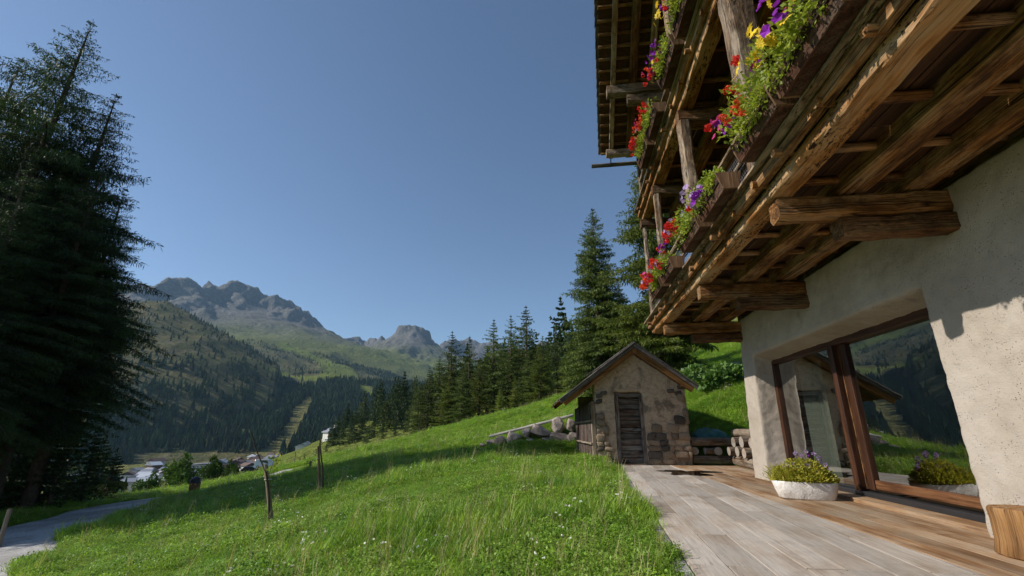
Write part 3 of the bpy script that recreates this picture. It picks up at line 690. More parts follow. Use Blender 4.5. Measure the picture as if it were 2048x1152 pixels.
# balconies -------------------------------------------------------------
YB0, YB1 = -3.0, 12.25
def balcony(dz, brackets, lab, low):
    # the floor edge board is the part, everything else hangs on it
    b = hb('balcony', (2.205, YB0, 3.63 + dz), (2.205, YB1, 3.63 + dz), .09, .14, M['beam'], house, seg=26, jit=.010)
    b['label'] = lab
    hb('beam', (2.375, YB0, 3.515 + dz), (2.375, YB1 - .05, 3.515 + dz), .25, .17, M['beam_worm'], b, seg=60, jit=.022, ch=.02)
    hb('beam', (3.13, YB0, 3.57 + dz), (3.13, YB1 - .12, 3.57 + dz), .29, .24, M['beam'], b, seg=26, jit=.014, ch=.02)
    hb('beam', (3.76, YB0, 3.57 + dz), (3.76, YB1 - .16, 3.57 + dz), .27, .24, M['beam'], b, seg=26, jit=.014, ch=.02)
    y = YB0 + .2; k = 0
    while y < YB1:
        hb('cross_pole', (2.10 + .03 * math.sin(k * 2.3), y, 3.60 + dz), (4.1, y + .03 * math.sin(k), 3.60 + dz), .095, .09, M['beam'], b, n=8, seg=3, jit=.006); y += .69 + .05 * math.sin(k * 1.7); k += 1
    xs = [2.26, 2.55, 2.83, 3.12, 3.42, 3.70, 3.95]
    for i in range(len(xs)):
        x0 = xs[i]; x1 = xs[i + 1] - .012 if i + 1 < len(xs) else 4.13
        for (ya, yb) in ((YB0, 3.1 + .4 * (i % 3)), (3.112 + .4 * (i % 3), 8.0 - .5 * (i % 2)), (8.012 - .5 * (i % 2), YB1)):
            hb('floor_plank', ((x0 + x1) / 2, ya, 3.665 + dz), ((x0 + x1) / 2, yb, 3.665 + dz), x1 - x0, .034, M['shaded_plank'], b, seg=4, jit=.003, ch=.004)
    hb('edge_plank', (2.165, YB0, 3.715 + dz), (2.165, YB1, 3.715 + dz), .19, .028, M['post'], b, seg=20, jit=.008, ch=.004)
    for yb in brackets:
        tip = 2.33 if low else 2.2
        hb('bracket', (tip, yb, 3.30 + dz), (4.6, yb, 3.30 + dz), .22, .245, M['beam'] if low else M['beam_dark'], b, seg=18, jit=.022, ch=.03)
        hb('bracket', (tip + .62, yb + .01, 3.07 + dz), (4.6, yb + .01, 3.07 + dz), .22, .215, M['beam_dark'], b, seg=14, jit=.022, ch=.03)
    return b
bal1 = balcony(0, (-1.3, 1.80, 4.88, 7.97, 11.05), 'lower timber balcony with worm-eaten outer beam', True)
POSTY = (-.7, 2.0, 4.80, 7.50, 10.25, 12.12)
bal2 = balcony(3.27, POSTY, 'upper timber balcony below the roof', False)
# posts from the lower to the upper balcony and up to the roof
for i, y in enumerate(POSTY):
    wv = (.28, .27, .36, .24, .19, .14)[i]
    hb('post', (2.30, y, 3.73), (2.30, y, 6.45), wv, wv * .8, M['post'], bal1, seg=14, jit=.022, ch=.035)
    hb('post', (2.30, y, 7.01), (2.30, y, 9.3 if i > 3 else 10.3), wv * .8, wv * .7, M['post'], bal2, seg=14, jit=.016, ch=.03)
def wire_mesh(L, Ht, cell=.055, r=.0022):
    V = []; F = []
    def wire(a, b):
        d = (b - a).normalized(); s = Vector((1, 0, 0)); u = d.cross(s); o = len(V)
        for p in (a, b):
            for k in range(3):
                q = 2 * math.pi * k / 3; V.append(tuple(p + (s * math.cos(q) + u * math.sin(q)) * r))
        for k in range(3): F.append((o + k, o + (k + 1) % 3, o + 3 + (k + 1) % 3, o + 3 + k))
    nz = int(Ht / (cell * .75)); ny = int(L / cell)
    for j in range(nz):
        for i in range(ny):
            y = i * cell + (cell / 2 if j % 2 else 0); z = j * cell * .75
            c = Vector((0, y, z)); a = c + Vector((0, cell / 2, cell * .25)); b_ = c + Vector((0, cell / 2, cell * .55)) ; l_ = c + Vector((0, 0, 0))
            wire(l_, a); wire(a, c + Vector((0, cell, 0))); wire(a, b_) if False else wire(a, a + Vector((0, 0, cell * .5)))
    return mesh('wire_netting', V, F, M['wire'])
WM = wire_mesh(2.55, .80)
for (b, dz) in ((bal1, 0), (bal2, 3.27)):
    for i in range(len(POSTY) - 1):
        y0, y1 = POSTY[i] + .08, POSTY[i + 1] - .08
        hb('handrail', (2.30, y0, 4.60 + dz), (2.30, y1, 4.60 + dz), .10, .055, M['post'], b, seg=6, jit=.008)
        hb('middle_rail', (2.31, y0, 4.27 + dz), (2.31, y1, 4.27 + dz), .055, .06, M['post'], b, seg=6, jit=.01)
        hb('bottom_rail', (2.31, y0, 3.83 + dz), (2.31, y1, 3.83 + dz), .05, .055, M['post'], b, seg=6, jit=.01)
        if y1 > 2:
            wn = obj('wire_netting', WM, b); wn.location = Vector((2.36, y0 + .02, 3.78 + dz)) - HO; wn.scale = (1, (y1 - y0) / 2.6, 1)
# main roof: ridge runs towards the valley, slope falls along +Y ------------------------------------
YE, ZE, XE, SL = 12.2, 8.95, 1.25, .50        # eave line, its height, rake x at eave, slope
YR = 4.0
def rz_(y): return ZE + (YE - y) * SL
def rx(y): return XE - .058 * (YE - y)
ct, st_ = 1 / math.hypot(1, SL), SL / math.hypot(1, SL)
def roof_slab(name, sgn, mat):
    pts = []
    for (y, x) in ((YE, rx(YE)), (YE, 14.5), (YR, 14.5), (YR, rx(YR))):
        yy = y if sgn > 0 else 2 * YR - y
        pts.append((x, yy, rz_(y)))
    Vb = [tuple(Vector(p) - HO) for p in pts]; Vt = [tuple(Vector(p) - HO + Vector((0, 0, .07))) for p in pts]
    Fq = [(0, 1, 2, 3), (7, 6, 5, 4), (0, 4, 5, 1), (1, 5, 6, 2), (2, 6, 7, 3), (3, 7, 4, 0)]
    return obj(name, mesh(name, Vb + Vt, Fq, mat, [(v[0], v[1] * 3, v[2]) for v in Vb + Vt]), house)
roof = roof_slab('roof', 1, M['shaded_plank']); roof['label'] = 'overhanging shingle roof seen from below'
roof_slab('roof', -1, M['shaded_plank'])
y = YE - .06; k = 0
while y > 5.2:                                 # battens below the shingles, shingle butts between them
    zz = rz_(y) - .035
    hb('batten', (rx(y) - .02 + .012 * math.sin(k * 3.1), y, zz), (4.6, y, zz), .075, .055, M['beam'], roof, seg=4, jit=.006, ch=.008)
    y -= .27; k += 1
for i in range(30):                            # shingle ends along the rake
    ya = YE + .05 - i * .225
    if ya < 5.6: break
    hb('shingle', (rx(ya) - .045, ya, rz_(ya) + .085), (rx(ya) - .045, ya - .26, rz_(ya - .26) + .055), .11, .03, M['shed_roof'], roof, seg=1, jit=.004, ch=.004)
for (xo, wv, mt) in ((.28, .13, 'post'), (.80, .2, 'beam_dark'), (1.25, .16, 'post'), (1.9, .18, 'beam_dark'), (2.6, .18, 'beam_dark')):
    ya, yb = YE - .02, 4.6
    hb('rafter', (rx(ya) + xo, ya, rz_(ya) - .13), (rx(ya) + xo - .058 * (ya - yb) * .5, yb, rz_(yb) - .13), wv, .14, M[mt], roof, seg=10, jit=.01)
for (tx, yy, zz, wv, hv) in ((1.30, 10.3, 9.62, .24, .27), (1.80, 10.27, 9.29, .22, .24), (1.36, 11.93, 8.80, .2, .2), (1.15, 7.4, 11.0, .26, .28), (1.7, 7.4, 10.65, .24, .24)):
    hb('purlin', (tx, yy, zz), (4.6, yy, zz), wv, hv, M['post'], roof, seg=10, jit=.014, ch=.03)
# wooden eave gutter
gpts = [(.98, 12.42, 8.72), (2.2, 12.42, 8.75), (5, 12.42, 8.8)]
hb('gutter', (.95, 12.40, 8.70), (6, 12.40, 8.78), .17, .10, M['shed_roof'], roof, seg=10, jit=.008, n=9)
hb('gutter_hook', (1.52, 12.40, 8.64), (1.52, 12.15, 8.86), .03, .05, M['metal_dark'], roof, seg=2)

# ------------------------------------------------------------------ deck
V, F, G = join([hexa([(deck_left(-6), -6, -.135), (4.70, -6, -.135), (4.70, 14.95, -.135), (deck_left(14.95), 14.95, -.135)], [(deck_left(-6), -6, -.05), (4.70, -6, -.05), (4.70, 14.95, -.05), (deck_left(14.95), 14.95, -.05)])])
deck = obj('deck', mesh('deck', V, F, M['soil'])); tag(deck, 'weathered timber deck of grey and brown boards beside the house', 'deck', kind='structure')
XA = 2.945                                     # seam between brown and grey boards
dirg = Vector((.055, 1)).normalized()
bw = .285; r_ = random.Random(3)
for i in range(12):
    u0 = i * bw; cuts = [-6.2]
    y = -6.2 + r_.uniform(.8, 2.2)
    while y < 14: cuts.append(y); y += r_.choice((2.0, 2.6, 3.1, 3.9))
    cuts = [c for c in cuts if abs(c - 8.15) > .9 and abs(c - 4.17) > .7] + [4.17] * (i % 3 != 2) + [8.12 + .02 * i * .5]
    cuts = sorted(cuts) + [14.93]
    for a, b in zip(cuts[:-1], cuts[1:]):
        x_ = lambda u, yy: deck_left(yy) + u
        poly = [(x_(u0 + .005, a), a + .004), (x_(u0 + bw - .005, a), a + .003), (x_(u0 + bw - .008, b), b - .007), (x_(u0 + .008, b), b - .007)]
        poly = clip(poly, 1, 0, XA - .004)
        if len(poly) > 2: prism('board', poly, -.048, r_.uniform(-.003, .002), M['deck_grey'], deck, (.055, 1))
xb = [XA, 3.17, 3.40, 3.63, 3.86, 4.08]
for i in range(len(xb) - 1):
    for (a, b) in ((-6, 1.2 + .9 * (i % 3)), (1.2 + .9 * (i % 3), 6.4 - .8 * (i % 2)), (6.4 - .8 * (i % 2), 11.2 + .6 * (i % 3)), (11.2 + .6 * (i % 3), 14.9)):
        x1 = xb[i + 1] - .006
        if b > 12 and i == len(xb) - 2: x1 = 4.6
        prism('board', [(xb[i] + .004, a + .004), (x1 - .004, a + .004), (x1 - .004, b - .004), (xb[i] + .004, b - .004)], -.048, r_.uniform(0, .004), M['deck_brown'], deck, (0, 1))
for (x0, x1) in ((4.084, 4.34),):  # boards in the window recess
    for (a, b) in ((5.35, 7.9), (7.905, 10.72)): prism('board', [(x0, a), (x1, a), (x1, b), (x0, b)], -.048, .055, M['deck_brown'], deck, (0, 1))
for (a, b) in ((11.9, 14.9),):
    for k in range(3): prism('board', [(4.61 + .2 * k, a), (4.80 + .2 * k, a), (4.80 + .2 * k, b), (4.61 + .2 * k, b)], -.048, .002, M['deck_brown'], deck, (0, 1))
# kerb stones along the meadow side
y = -1.0; i = 0
while y < 13.5:
    L = r_.uniform(.7, 1.3); x = deck_left(y + L / 2); me = None
    kp = [(deck_left(y) - .16 - r_.uniform(0, .05), y + .01), (deck_left(y) - .006, y + .01), (deck_left(y + L) - .006, y + L - .012), (deck_left(y + L) - .16 - r_.uniform(0, .05), y + L - .012)]
    k_ = prism('kerb_stone', kp, -.25, r_.uniform(-.035, -.005), M['kerb'], deck, (0, 1), ch=.02); y += L; i += 1
# puddle of spilt water
cx, cy2 = 2.75, 12.55; pv = [(cx, cy2, .0065)]; n = 48
for k in range(n):
    a = 2 * math.pi * k / n; rr_ = 1 + .30 * math.sin(3 * a + 1) + .18 * math.sin(5 * a) + .12 * math.sin(9 * a + 2) + (.9 * max(0, math.cos(a - 5.2)) ** 14) + (.6 * max(0, math.cos(a - .1)) ** 20)
    pv.append((cx + .50 * rr_ * math.cos(a), cy2 + .62 * rr_ * math.sin(a), .0065))
pud = obj('puddle', mesh('puddle', pv, [(0, 1 + k, 1 + (k + 1) % n) for k in range(n)], M['water']))
tag(pud, 'dark wet puddle spilt on the deck boards before the hut', 'puddle')

# ------------------------------------------------------------------ stone hut
ANG = R(5)
hut = thing('stone_hut', 'small old stone and plaster hut with wooden door and gabled roof', 'hut', (1.45, 14.87, 0), ANG)
UL, UR, DEP = -.66, 2.17, 4.9
ridge_u, ridge_z = .63, 3.60
def roofz(u): return ridge_z - abs(u - ridge_u) * .725
def gable(v0, v1, inset=0):
    us = [(UL + inset, 0), (UR - inset, 0)]
    prof = [(UL, -.4), (-.02, -.4), (-.02, 2.13), (.83, 2.13), (.83, -.4), (UR, -.4), (UR, roofz(UR) - .22), (ridge_u, ridge_z - .24), (UL, roofz(UL) - .22)]
    n = len(prof); V = [(u, v0, z) for (u, z) in prof] + [(u, v1, z) for (u, z) in prof]
    F = [tuple(range(n)), tuple(2 * n - 1 - k for k in range(n))] + [(k, n + k, n + (k + 1) % n, (k + 1) % n) for k in range(n)]
    return V, F
bm = bmesh.new()
Vg, Fg = gable(0, .42)
vs_ = [bm.verts.new(v) for v in Vg]
for f in Fg: bm.faces.new([vs_[i] for i in f][::-1])
def bmbox(x0, x1, y0, y1, z0, z1):
    V, F = box_data(x0, x1, y0, y1, z0, z1); q = [bm.verts.new(v) for v in V]
    for f in F: bm.faces.new([q[i] for i in f])
bmbox(UR - .42, UR, .2, DEP, -.4, roofz(UR) - .2); bmbox(UL, UR, DEP - .4, DEP, -.4, 2.3); bmbox(UL + .05, UL + .4, .2, DEP, -.4, 1.9)
bmesh.ops.recalc_face_normals(bm, faces=bm.faces)
me = bpy.data.meshes.new('wall'); bm.to_mesh(me); bm.free(); me.materials.append(M['hut_plaster'])
hw = obj('wall', me, hut); add_remesh(hw, .04, .045, .22, 3)
# exposed stones
rs = random.Random(11)
def block_mesh(seed, mat):
    bm = bmesh.new(); bmesh.ops.create_cube(bm, size=2); bmesh.ops.subdivide_edges(bm, edges=bm.edges, cuts=4, use_grid_fill=True)
    r = random.Random(seed); o = Vector((seed * 7.3, seed, 0)); k = [r.uniform(-.22, .22) for _ in range(4)]
    for v in bm.verts:
        p = v.co.copy(); q = p.normalized() * 1.22; p = p.lerp(q, .42)
        p.x += k[0] * p.z * .8 + k[1] * .4; p.z += k[2] * p.x * .8
        p += Vector((mnoise.noise(p * 1.1 + o), mnoise.noise(p * 1.1 + o * 2) * .5, mnoise.noise(p * 1.1 + o * 3))) * .22
        v.co = p
    me = bpy.data.meshes.new('stone'); bm.to_mesh(me); bm.free(); me.materials.append(mat); me.polygons.foreach_set('use_smooth', np.ones(len(me.polygons), dtype=bool)); return me
STM = [block_mesh(40 + k, M['hut_stone']) for k in range(6)]; STD = [block_mesh(60 + k, M['hut_stone_dark']) for k in range(4)]
def put_stone(u, z, su, sz, dark):
    me = rs.choice(STD if dark else STM)
    o = obj('stone', me, hut, (u, .022 - rs.uniform(0, .022), z)); o.scale = (su, .078, sz); o.rotation_euler = (rs.uniform(-.06, .06), rs.uniform(-.12, .12), rs.uniform(-.06, .06))
z = .0
while z < 1.9:
    hh = rs.uniform(.06, .125); u = .89
    while u < 2.1:
        wd = rs.uniform(.07, .2) if z > .3 else rs.uniform(.12, .24)
        wd = min(wd, (2.18 - u) / 2) if u + 2 * wd > 2.0 else wd
        c = u + wd; lim = 1.95 - (2.15 - c) * 1.0 + .3 * math.sin(c * 7)
        if z < lim and rs.random() < (.96 if z < .5 else .78): put_stone(c, z + hh, wd * 1.02, hh * 1.02, rs.random() < (.08 if z < .4 else .26))
        u += wd * 2 + .012
    z += hh * 2 + .008
z = .0
while z < 1.35:
    hh = rs.uniform(.06, .11); u = UL + .02
    while u < -.18:
        wd = rs.uniform(.06, .14)
        if rs.random() < .8 and u + wd < -.12 - z * .28: put_stone(u + wd, z + hh, wd, hh, rs.random() < .4)
        u += wd * 2 + .015
    z += hh * 2 + .012
for (u, z) in ((1.72, 2.16), (1.95, 2.1), (2.04, 2.28), (-.5, 2.02), (-.36, 2.1), (-.52, 1.85)): put_stone(u, z, .1, .06, True)
# door
door = beam('door', (-.0, .10, 2.06), (.81, .10, 2.06), .09, .12, M['shed_wood'], hut, seg=3); door['label'] = 'dark door of horizontal planks'
beam('door_jamb', (.03, .03, -.02), (.03, .03, 2.0), .08, .11, M['shed_wood'], door, seg=5, jit=.01); beam('door_jamb', (.78, .03, -.02), (.78, .03, 2.0), .08, .11, M['shed_wood'], door, seg=5, jit=.01)
z = .03; k = 0
while z < 1.95:
    hh = (.17, .20, .15, .19, .16)[k % 5]; beam('plank', (.075, .14 + .006 * (k % 2), z + hh / 2), (.735, .14 + .006 * (k % 2), z + hh / 2), .035, hh - .012, M['shed_wood'], door, seg=3, jit=.004); z += hh; k += 1
beam('threshold', (-.02, .02, .0), (.83, .02, .0), .2, .06, M['shed_wood'], door, seg=3)
# boarded side
side = beam('corner_post', (UL - .06, .06, -.25), (UL - .06, .06, 1.85), .14, .12, M['stake'], hut, seg=8, jit=.012)
beam('corner_post', (UL - .06, DEP - .1, -.2), (UL - .06, DEP - .1, 1.75), .13, .12, M['stake'], hut, seg=8, jit=.012); beam('corner_post', (UL - .05, 2.45, -.2), (UL - .05, 2.45, 1.75), .11, .1, M['shed_wood'], hut, seg=8, jit=.012)
v = .15; k = 0
while v < DEP - .2:
    wd = rs.uniform(.16, .24)
    for (za, zb, off) in ((.02, .60, 0), (.62, 1.28, -.035), (1.30, 1.82, -.07)):
        if rs.random() < .06: continue
        beam('side_board', (UL - .07 + off - rs.uniform(0, .012), v + wd / 2, za + rs.uniform(-.05, .03)), (UL - .07 + off, v + wd / 2, zb), wd - .008, .028, M['side_wood'], hut, seg=3, jit=.005, side=(0, 1, 0))
    v += wd; k += 1
for zz in (.60, 1.27): beam('batten', (UL - .14, .0, zz), (UL - .14, DEP, zz), .07, .06, M['stake'], hut, seg=10, jit=.012)
# roof
hroof = beam('roof', (ridge_u, -.3, ridge_z - .22), (ridge_u, DEP + .3, ridge_z - .22), .16, .16, M['shed_fascia'], hut, seg=6); hroof['label'] = 'gabled hut roof of grey boards'
LE, RE = -1.76, 2.46
for sgn, ue in ((-1, LE), (1, RE)):
    L = abs(ue - ridge_u) / math.cos(math.atan(.725)); nb = 22; v0 = -.38; vw = (DEP + .75) / nb
    for k in range(nb):
        vv = v0 + k * vw; lift = .012 * (k % 2)
        beam('roof_board', (ridge_u - sgn * .01, vv + vw / 2, ridge_z + .035 + lift), (ue - sgn * rs.uniform(-.03, .09), vv + vw / 2, roofz(ue) + .035 + lift + rs.uniform(-.008, .012)), vw * rs.uniform(.93, 1.06), rs.uniform(.024, .04), M['shed_roof'], hroof, seg=5, jit=.006, side=(0, 1, 0))
    for k in range(nb):      # second course over the lower half
        vv = v0 + k * vw + vw * .4; um = ridge_u + (ue - ridge_u) * .52
        beam('roof_board', (ridge_u, vv + vw / 2, ridge_z + .075), (um + rs.uniform(-.12, .12), vv + vw / 2, roofz(um) + .072 + rs.uniform(-.006, .012)), vw * rs.uniform(.88, .99), .028, M['shed_roof'], hroof, seg=3, jit=.006, side=(0, 1, 0))
    beam('barge_board', (ridge_u, -.33, ridge_z - .04), (ue, -.33, roofz(ue) - .04), .035, .11, M['shed_roof'], hroof, seg=8, jit=.006, side=(0, 1, 0))
    for vv, mt in ((-.22, 'shed_fascia'), (.9, 'shed_fascia'), (2.2, 'shed_fascia'), (3.5, 'shed_fascia'), (4.9, 'shed_fascia')):
        beam('rafter', (ridge_u, vv, ridge_z - (.17 if vv < 0 else .08)), (ue - sgn * .12, vv, roofz(ue - sgn * .12) - (.17 if vv < 0 else .08)), .10, .19 if vv < 0 else .13, M[mt], hroof, seg=6, jit=.008, side=(0, 1, 0))
    for q in range(7):       # sheathing below the boards
        ua = ridge_u + (ue - ridge_u) * q / 7; ub = ridge_u + (ue - ridge_u) * (q + .97) / 7
        beam('sheathing_board', ((ua + ub) / 2, -.31, roofz((ua + ub) / 2) + .002), ((ua + ub) / 2, DEP + .3, roofz((ua + ub) / 2) + .002), abs(ub - ua) * 1.2, .022, M['shed_fascia'], hroof, seg=3, jit=.002, side=(1, 0, -.725 * sgn))
for u in (UL - .02, UR - .1): beam('wall_plate', (u, -.25, roofz(u) - .20), (u, DEP, roofz(u) - .20), .13, .12, M['shed_fascia'], hroof, seg=5)

# ------------------------------------------------------------------ log retaining wall behind the deck
logw = thing('log_retaining_wall', 'low retaining wall of stacked round logs between hut and house', 'retaining wall', (3.7, 15.2, 0))
def log(p0, p1, d, mat='log'):
    o = Vector((3.7, 15.2, 0)); a, b = Vector(p0) - o, Vector(p1) - o
    lo = beam('log', a, b, d, d, M[mat], logw, n=12, seg=8, jit=.01, taper=.94)
    lo.data.materials.append(M['log_end']); pi = lo.data.polygons; pi[len(pi) - 1].material_index = 1; pi[len(pi) - 2].material_index = 1
log((3.66, 15.28, .13), (5.1, 15.45, .13), .26); log((3.66, 15.32, .66), (5.2, 15.5, .66), .26)
for x in (3.75, 4.42, 4.9): log((x, 15.22, .39), (x + .05, 16.4, .42), .24)
log((4.05, 15.3, .39), (4.33, 15.34, .39), .2)
log((4.95, 15.6, .13), (4.72, 11.9, .13), .29)
for (y, z, d, px_) in ((15.0, .40, .25, 0), (14.35, .42, .27, .02), (13.7, .40, .26, -.02), (13.1, .41, .26, .03), (14.7, .66, .28, .06), (13.95, .68, .29, .03), (13.3, .67, .27, .05)): log((4.66 + px_, y, z), (6.0, y + .1, z + .03), d)
log((5.0, 15.3, .92), (5.3, 12.2, .90), .24)

# ------------------------------------------------------------------ boulder wall and rail left of the hut
bw_ = thing('boulder_retaining_wall', 'low wall of pinkish boulders set in the grass bank beside the hut', 'retaining wall', (-1.8, 20.6, .5))
BM = [rock_mesh('boulder', 80 + k, M['boulder'], 3, .07) for k in range(6)]
for q_ in BM: q_.polygons.foreach_set('use_smooth', np.zeros(len(q_.polygons), dtype=bool))
for i, (x, y, z, sx, sz) in enumerate([(-3.55, 21.3, .38, .22, .13), (-3.1, 21.1, .42, .3, .18), (-2.45, 20.95, .52, .42, .28), (-1.75, 20.9, .45, .28, .12), (-1.85, 20.95, .80, .19, .2), (-1.25, 20.85, .83, .40, .23), (-.55, 20.75, .60, .52, .22), (-.55, 20.95, 1.10, .30, .28), (.05, 20.8, 1.08, .27, .26), (-1.5, 21.0, 1.02, .14, .13), (.3, 20.7, .65, .3, .2), (-2.9, 21.15, .25, .2, .12), (-1.05, 20.8, .52, .2, .1), (-.05, 20.7, .55, .2, .14), (-3.9, 21.4, .25, .2, .08), (-2.05, 20.85, .3, .3, .1)]):
    o = obj('boulder', BM[i % 6], bw_, Vector((x, y - .12, z + .10)) - Vector((-1.8, 20.6, .5))); o.scale = (sx * 1.25, .36, sz * 1.35); o.rotation_euler = (0, rs.uniform(-.3, .3), rs.uniform(-.3, .3))
rail = beam('wooden_rail', (-3.62, 21.25, .72), (.18, 20.75, 1.62), .09, .12, M['rail_white'], None, n=9, seg=14, jit=.018)
tag(rail, 'long pale bleached log lying along the top of the boulder wall', 'rail')

# ------------------------------------------------------------------ small things on the deck
stump = thing('tree_stump', 'squat round wooden stump stool standing on the deck against the wall', 'stump', (3.73, 4.68, 0))
ring = [(0, .20), (.02, .225), (.12, .205), (.28, .20), (.36, .205), (.375, .195)]
V = []; F = []; G = []; n = 24; rsn = random.Random(5); lob = [1 + rsn.uniform(-.05, .05) for _ in range(n)]
for (z, r0) in ring:
    for k in range(n): a = 2 * math.pi * k / n; V.append((r0 * lob[k] * math.cos(a), r0 * lob[k] * math.sin(a), z)); G.append((.2 * math.cos(a), .2 * math.sin(a), z))
for i in range(len(ring) - 1):
    for k in range(n): F.append((i * n + k, i * n + (k + 1) % n, (i + 1) * n + (k + 1) % n, (i + 1) * n + k))
F.append(tuple(n - 1 - k for k in range(n))); obj('bark_side', mesh('bark_side', V, F, M['stump'], G, True), stump)
V = [(.195 * lob[k] * math.cos(2 * math.pi * k / n), .195 * lob[k] * math.sin(2 * math.pi * k / n), .3755) for k in range(n)]
obj('sawn_top', mesh('sawn_top', V, [tuple(range(n))], M['beam_worm'], [(v[0] * 3, v[1] * 3, 0) for v in V]), stump)
# planter trough
TRX, TRY = 3.55, 8.05
tr = thing('stone_trough', 'white oval stone trough planted with low flowers, standing on the deck', 'planter', (TRX, TRY, 0), R(-12))
prof = [(.80, 0), (.84, .02), (.93, .13), (1.0, .235), (.985, .25), (.90, .25), (.88, .20)]
V = []; F = []; n = 40
for j, (s, z) in enumerate(prof):
    for k in range(n):
        a = 2 * math.pi * k / n; e = 3.2; ca, sa = math.cos(a), math.sin(a); rr_ = 1 / ((abs(ca) ** e + abs(sa) ** e) ** (1 / e))
        wob = 1 + .018 * math.sin(3 * a + 1) + .012 * math.sin(7 * a)
        V.append((.44 * s * rr_ * ca * wob, .23 * s * rr_ * sa * wob, z + .006 * math.sin(2 * a)))
for j in range(len(prof) - 1):
    for k in range(n): F.append((j * n + k, j * n + (k + 1) % n, (j + 1) * n + (k + 1) % n, (j + 1) * n + k))
F.append(tuple(n - 1 - k for k in range(n)))
tb = obj('basin', mesh('basin', V, F, M['trough'], None, True), tr)
V = [(.395 * math.cos(2 * math.pi * k / n), .2 * math.sin(2 * math.pi * k / n), .215) for k in range(n)]
obj('soil', mesh('soil', V, [tuple(range(n))], M['soil']), tr)
tp = thing('trough_plants', 'yellow-green clump with lilac flower heads growing in the stone trough', 'plant', (TRX, TRY, .21), R(-12))
m = 2600; a = rng.uniform(0, 2 * math.pi, m); q = np.sqrt(rng.random(m)); P = np.stack([.43 * q * np.cos(a), .24 * q * np.sin(a), .03 + rng.random(m) * .30 * (1.15 - q ** 2)], 1)
D = np.stack([np.cos(a) * q * .8 + rng.normal(0, .5, m), np.sin(a) * q * .8 + rng.normal(0, .5, m), rng.uniform(.1, 1.0, m)], 1)
V, F = diamonds(P, D, rng.uniform(.035, .075, m), .026); obj('leaves', mesh('leaves', V, F, M['leaf_yel']), tp)
m = 420; a = rng.uniform(0, 2 * math.pi, m); P = np.stack([-.30 + rng.normal(0, .09, m), rng.normal(0, .1, m), rng.uniform(.02, .2, m)], 1); D = np.stack([rng.normal(-.45, .4, m), rng.normal(0, .4, m), rng.uniform(.5, 1, m)], 1)
V, F = diamonds(P, D, rng.uniform(.06, .14, m), .012); obj('dry_stems', mesh('dry_stems', V, F, M['leaf_yel']), tp)
def blossom_head(seed, mat, n=26, r=.03):
    g = np.random.default_rng(seed); P = g.normal(size=(n, 3)); P /= np.linalg.norm(P, axis=1, keepdims=True); V, F = diamonds(P * r * .4, P + g.normal(0, .4, (n, 3)), r * .9, r * .7); return mesh('flower_head', V, F, mat)
LH = blossom_head(3, M['lilac'], 26, .03); PH = blossom_head(4, M['purple'], 16, .028)
for i, (x, y_, h_) in enumerate([(-.05, .02, .44), (.02, -.03, .40), (.10, .03, .46), (.19, -.02, .44), (.26, .03, .38), (.08, -.08, .27), (-.12, -.03, .28), (-.18, .05, .26), (.32, .0, .28), (-.24, .0, .24), (.15, .08, .33)]):
    st = beam('flower_stem', (x * .9, y_ * .9, .02), (x, y_, h_), .006, .006, M['leaf'], tp, n=4, seg=2, jit=.004); o = obj('flower_head', LH, st, (x, y_, h_)); o.rotation_euler = (i, i * 2, 0)
    if i % 2 == 0: o = obj('flower_head', PH, st, (x + .015, y_ + .01, h_ - .05))
# green tarpaulin heap behind the hut
tarp_o = None
n1, n2 = 34, 20; V = []; F = []
for j in range(n2):
    for i in range(n1):
        u = i / (n1 - 1) * 2 - 1; v_ = j / (n2 - 1) * 2 - 1; b = max(0, 1 - abs(u) ** 2.5) * max(0, 1 - abs(v_) ** 2.2)
        h_ = .24 * b ** .5 * (1 + .22 * math.sin(3.1 * u + 2 * v_ + 1) + .12 * math.sin(6 * v_ - 3 * u)) - .03
        V.append((u * .62, v_ * .42, h_ + .02 * math.sin(23 * u * v_ + 9 * u)))
for j in range(n2 - 1):
    for i in range(n1 - 1): F.append((j * n1 + i, j * n1 + i + 1, (j + 1) * n1 + i + 1, (j + 1) * n1 + i))
tarp_o = obj('tarpaulin', mesh('tarpaulin', V, F, M['tarp'], None, True), None, (4.35, 16.0, gz(4.35, 16.0) - .02), .35)
tag(tarp_o, 'crumpled dark green tarpaulin heaped above the log wall', 'tarpaulin')
# ------------------------------------------------------------------ flower boxes on the balconies
def flower_mesh(kind, mat, seed):
    g = np.random.default_rng(seed)
    if kind == 'petunia':
        V = [(0, 0, -.012)]; F = []
        for k in range(10):
            a = 2 * math.pi * k / 10; r0 = .034 if k % 2 == 0 else .026; V.append((r0 * math.cos(a), r0 * math.sin(a), .004 * (k % 2)))
        F = [(0, 1 + k, 1 + (k + 1) % 10) for k in range(10)]; return mesh('blossom', V, F, mat)
    if kind == 'daisy':
        V = []; F = []
        for k in range(8):
            a = 2 * math.pi * k / 8; c, s = math.cos(a), math.sin(a); o = len(V)
            V += [(0, 0, 0), (.025 * c - .011 * s, .025 * s + .011 * c, .004), (.048 * c, .048 * s, 0), (.025 * c + .011 * s, .025 * s - .011 * c, .004)]; F.append((o, o + 1, o + 2, o + 3))
        return mesh('blossom', V, F, mat)
    n = 24; P = g.normal(size=(n, 3)); P /= np.linalg.norm(P, axis=1, keepdims=True); V, F = diamonds(P * .024, np.cross(P, g.normal(size=(n, 3))), .026, .022, P, .5); return mesh('blossom', V - 0, F, mat)
BL = {'red': flower_mesh('ger', M['red'], 1), 'orange': flower_mesh('ger', M['orange'], 2), 'pink': flower_mesh('petunia', M['pink'], 3), 'purple': flower_mesh('petunia', M['purple'], 4), 'lilac': flower_mesh('petunia', M['lilac'], 5), 'yellow': flower_mesh('daisy', M['yellow'], 6)}
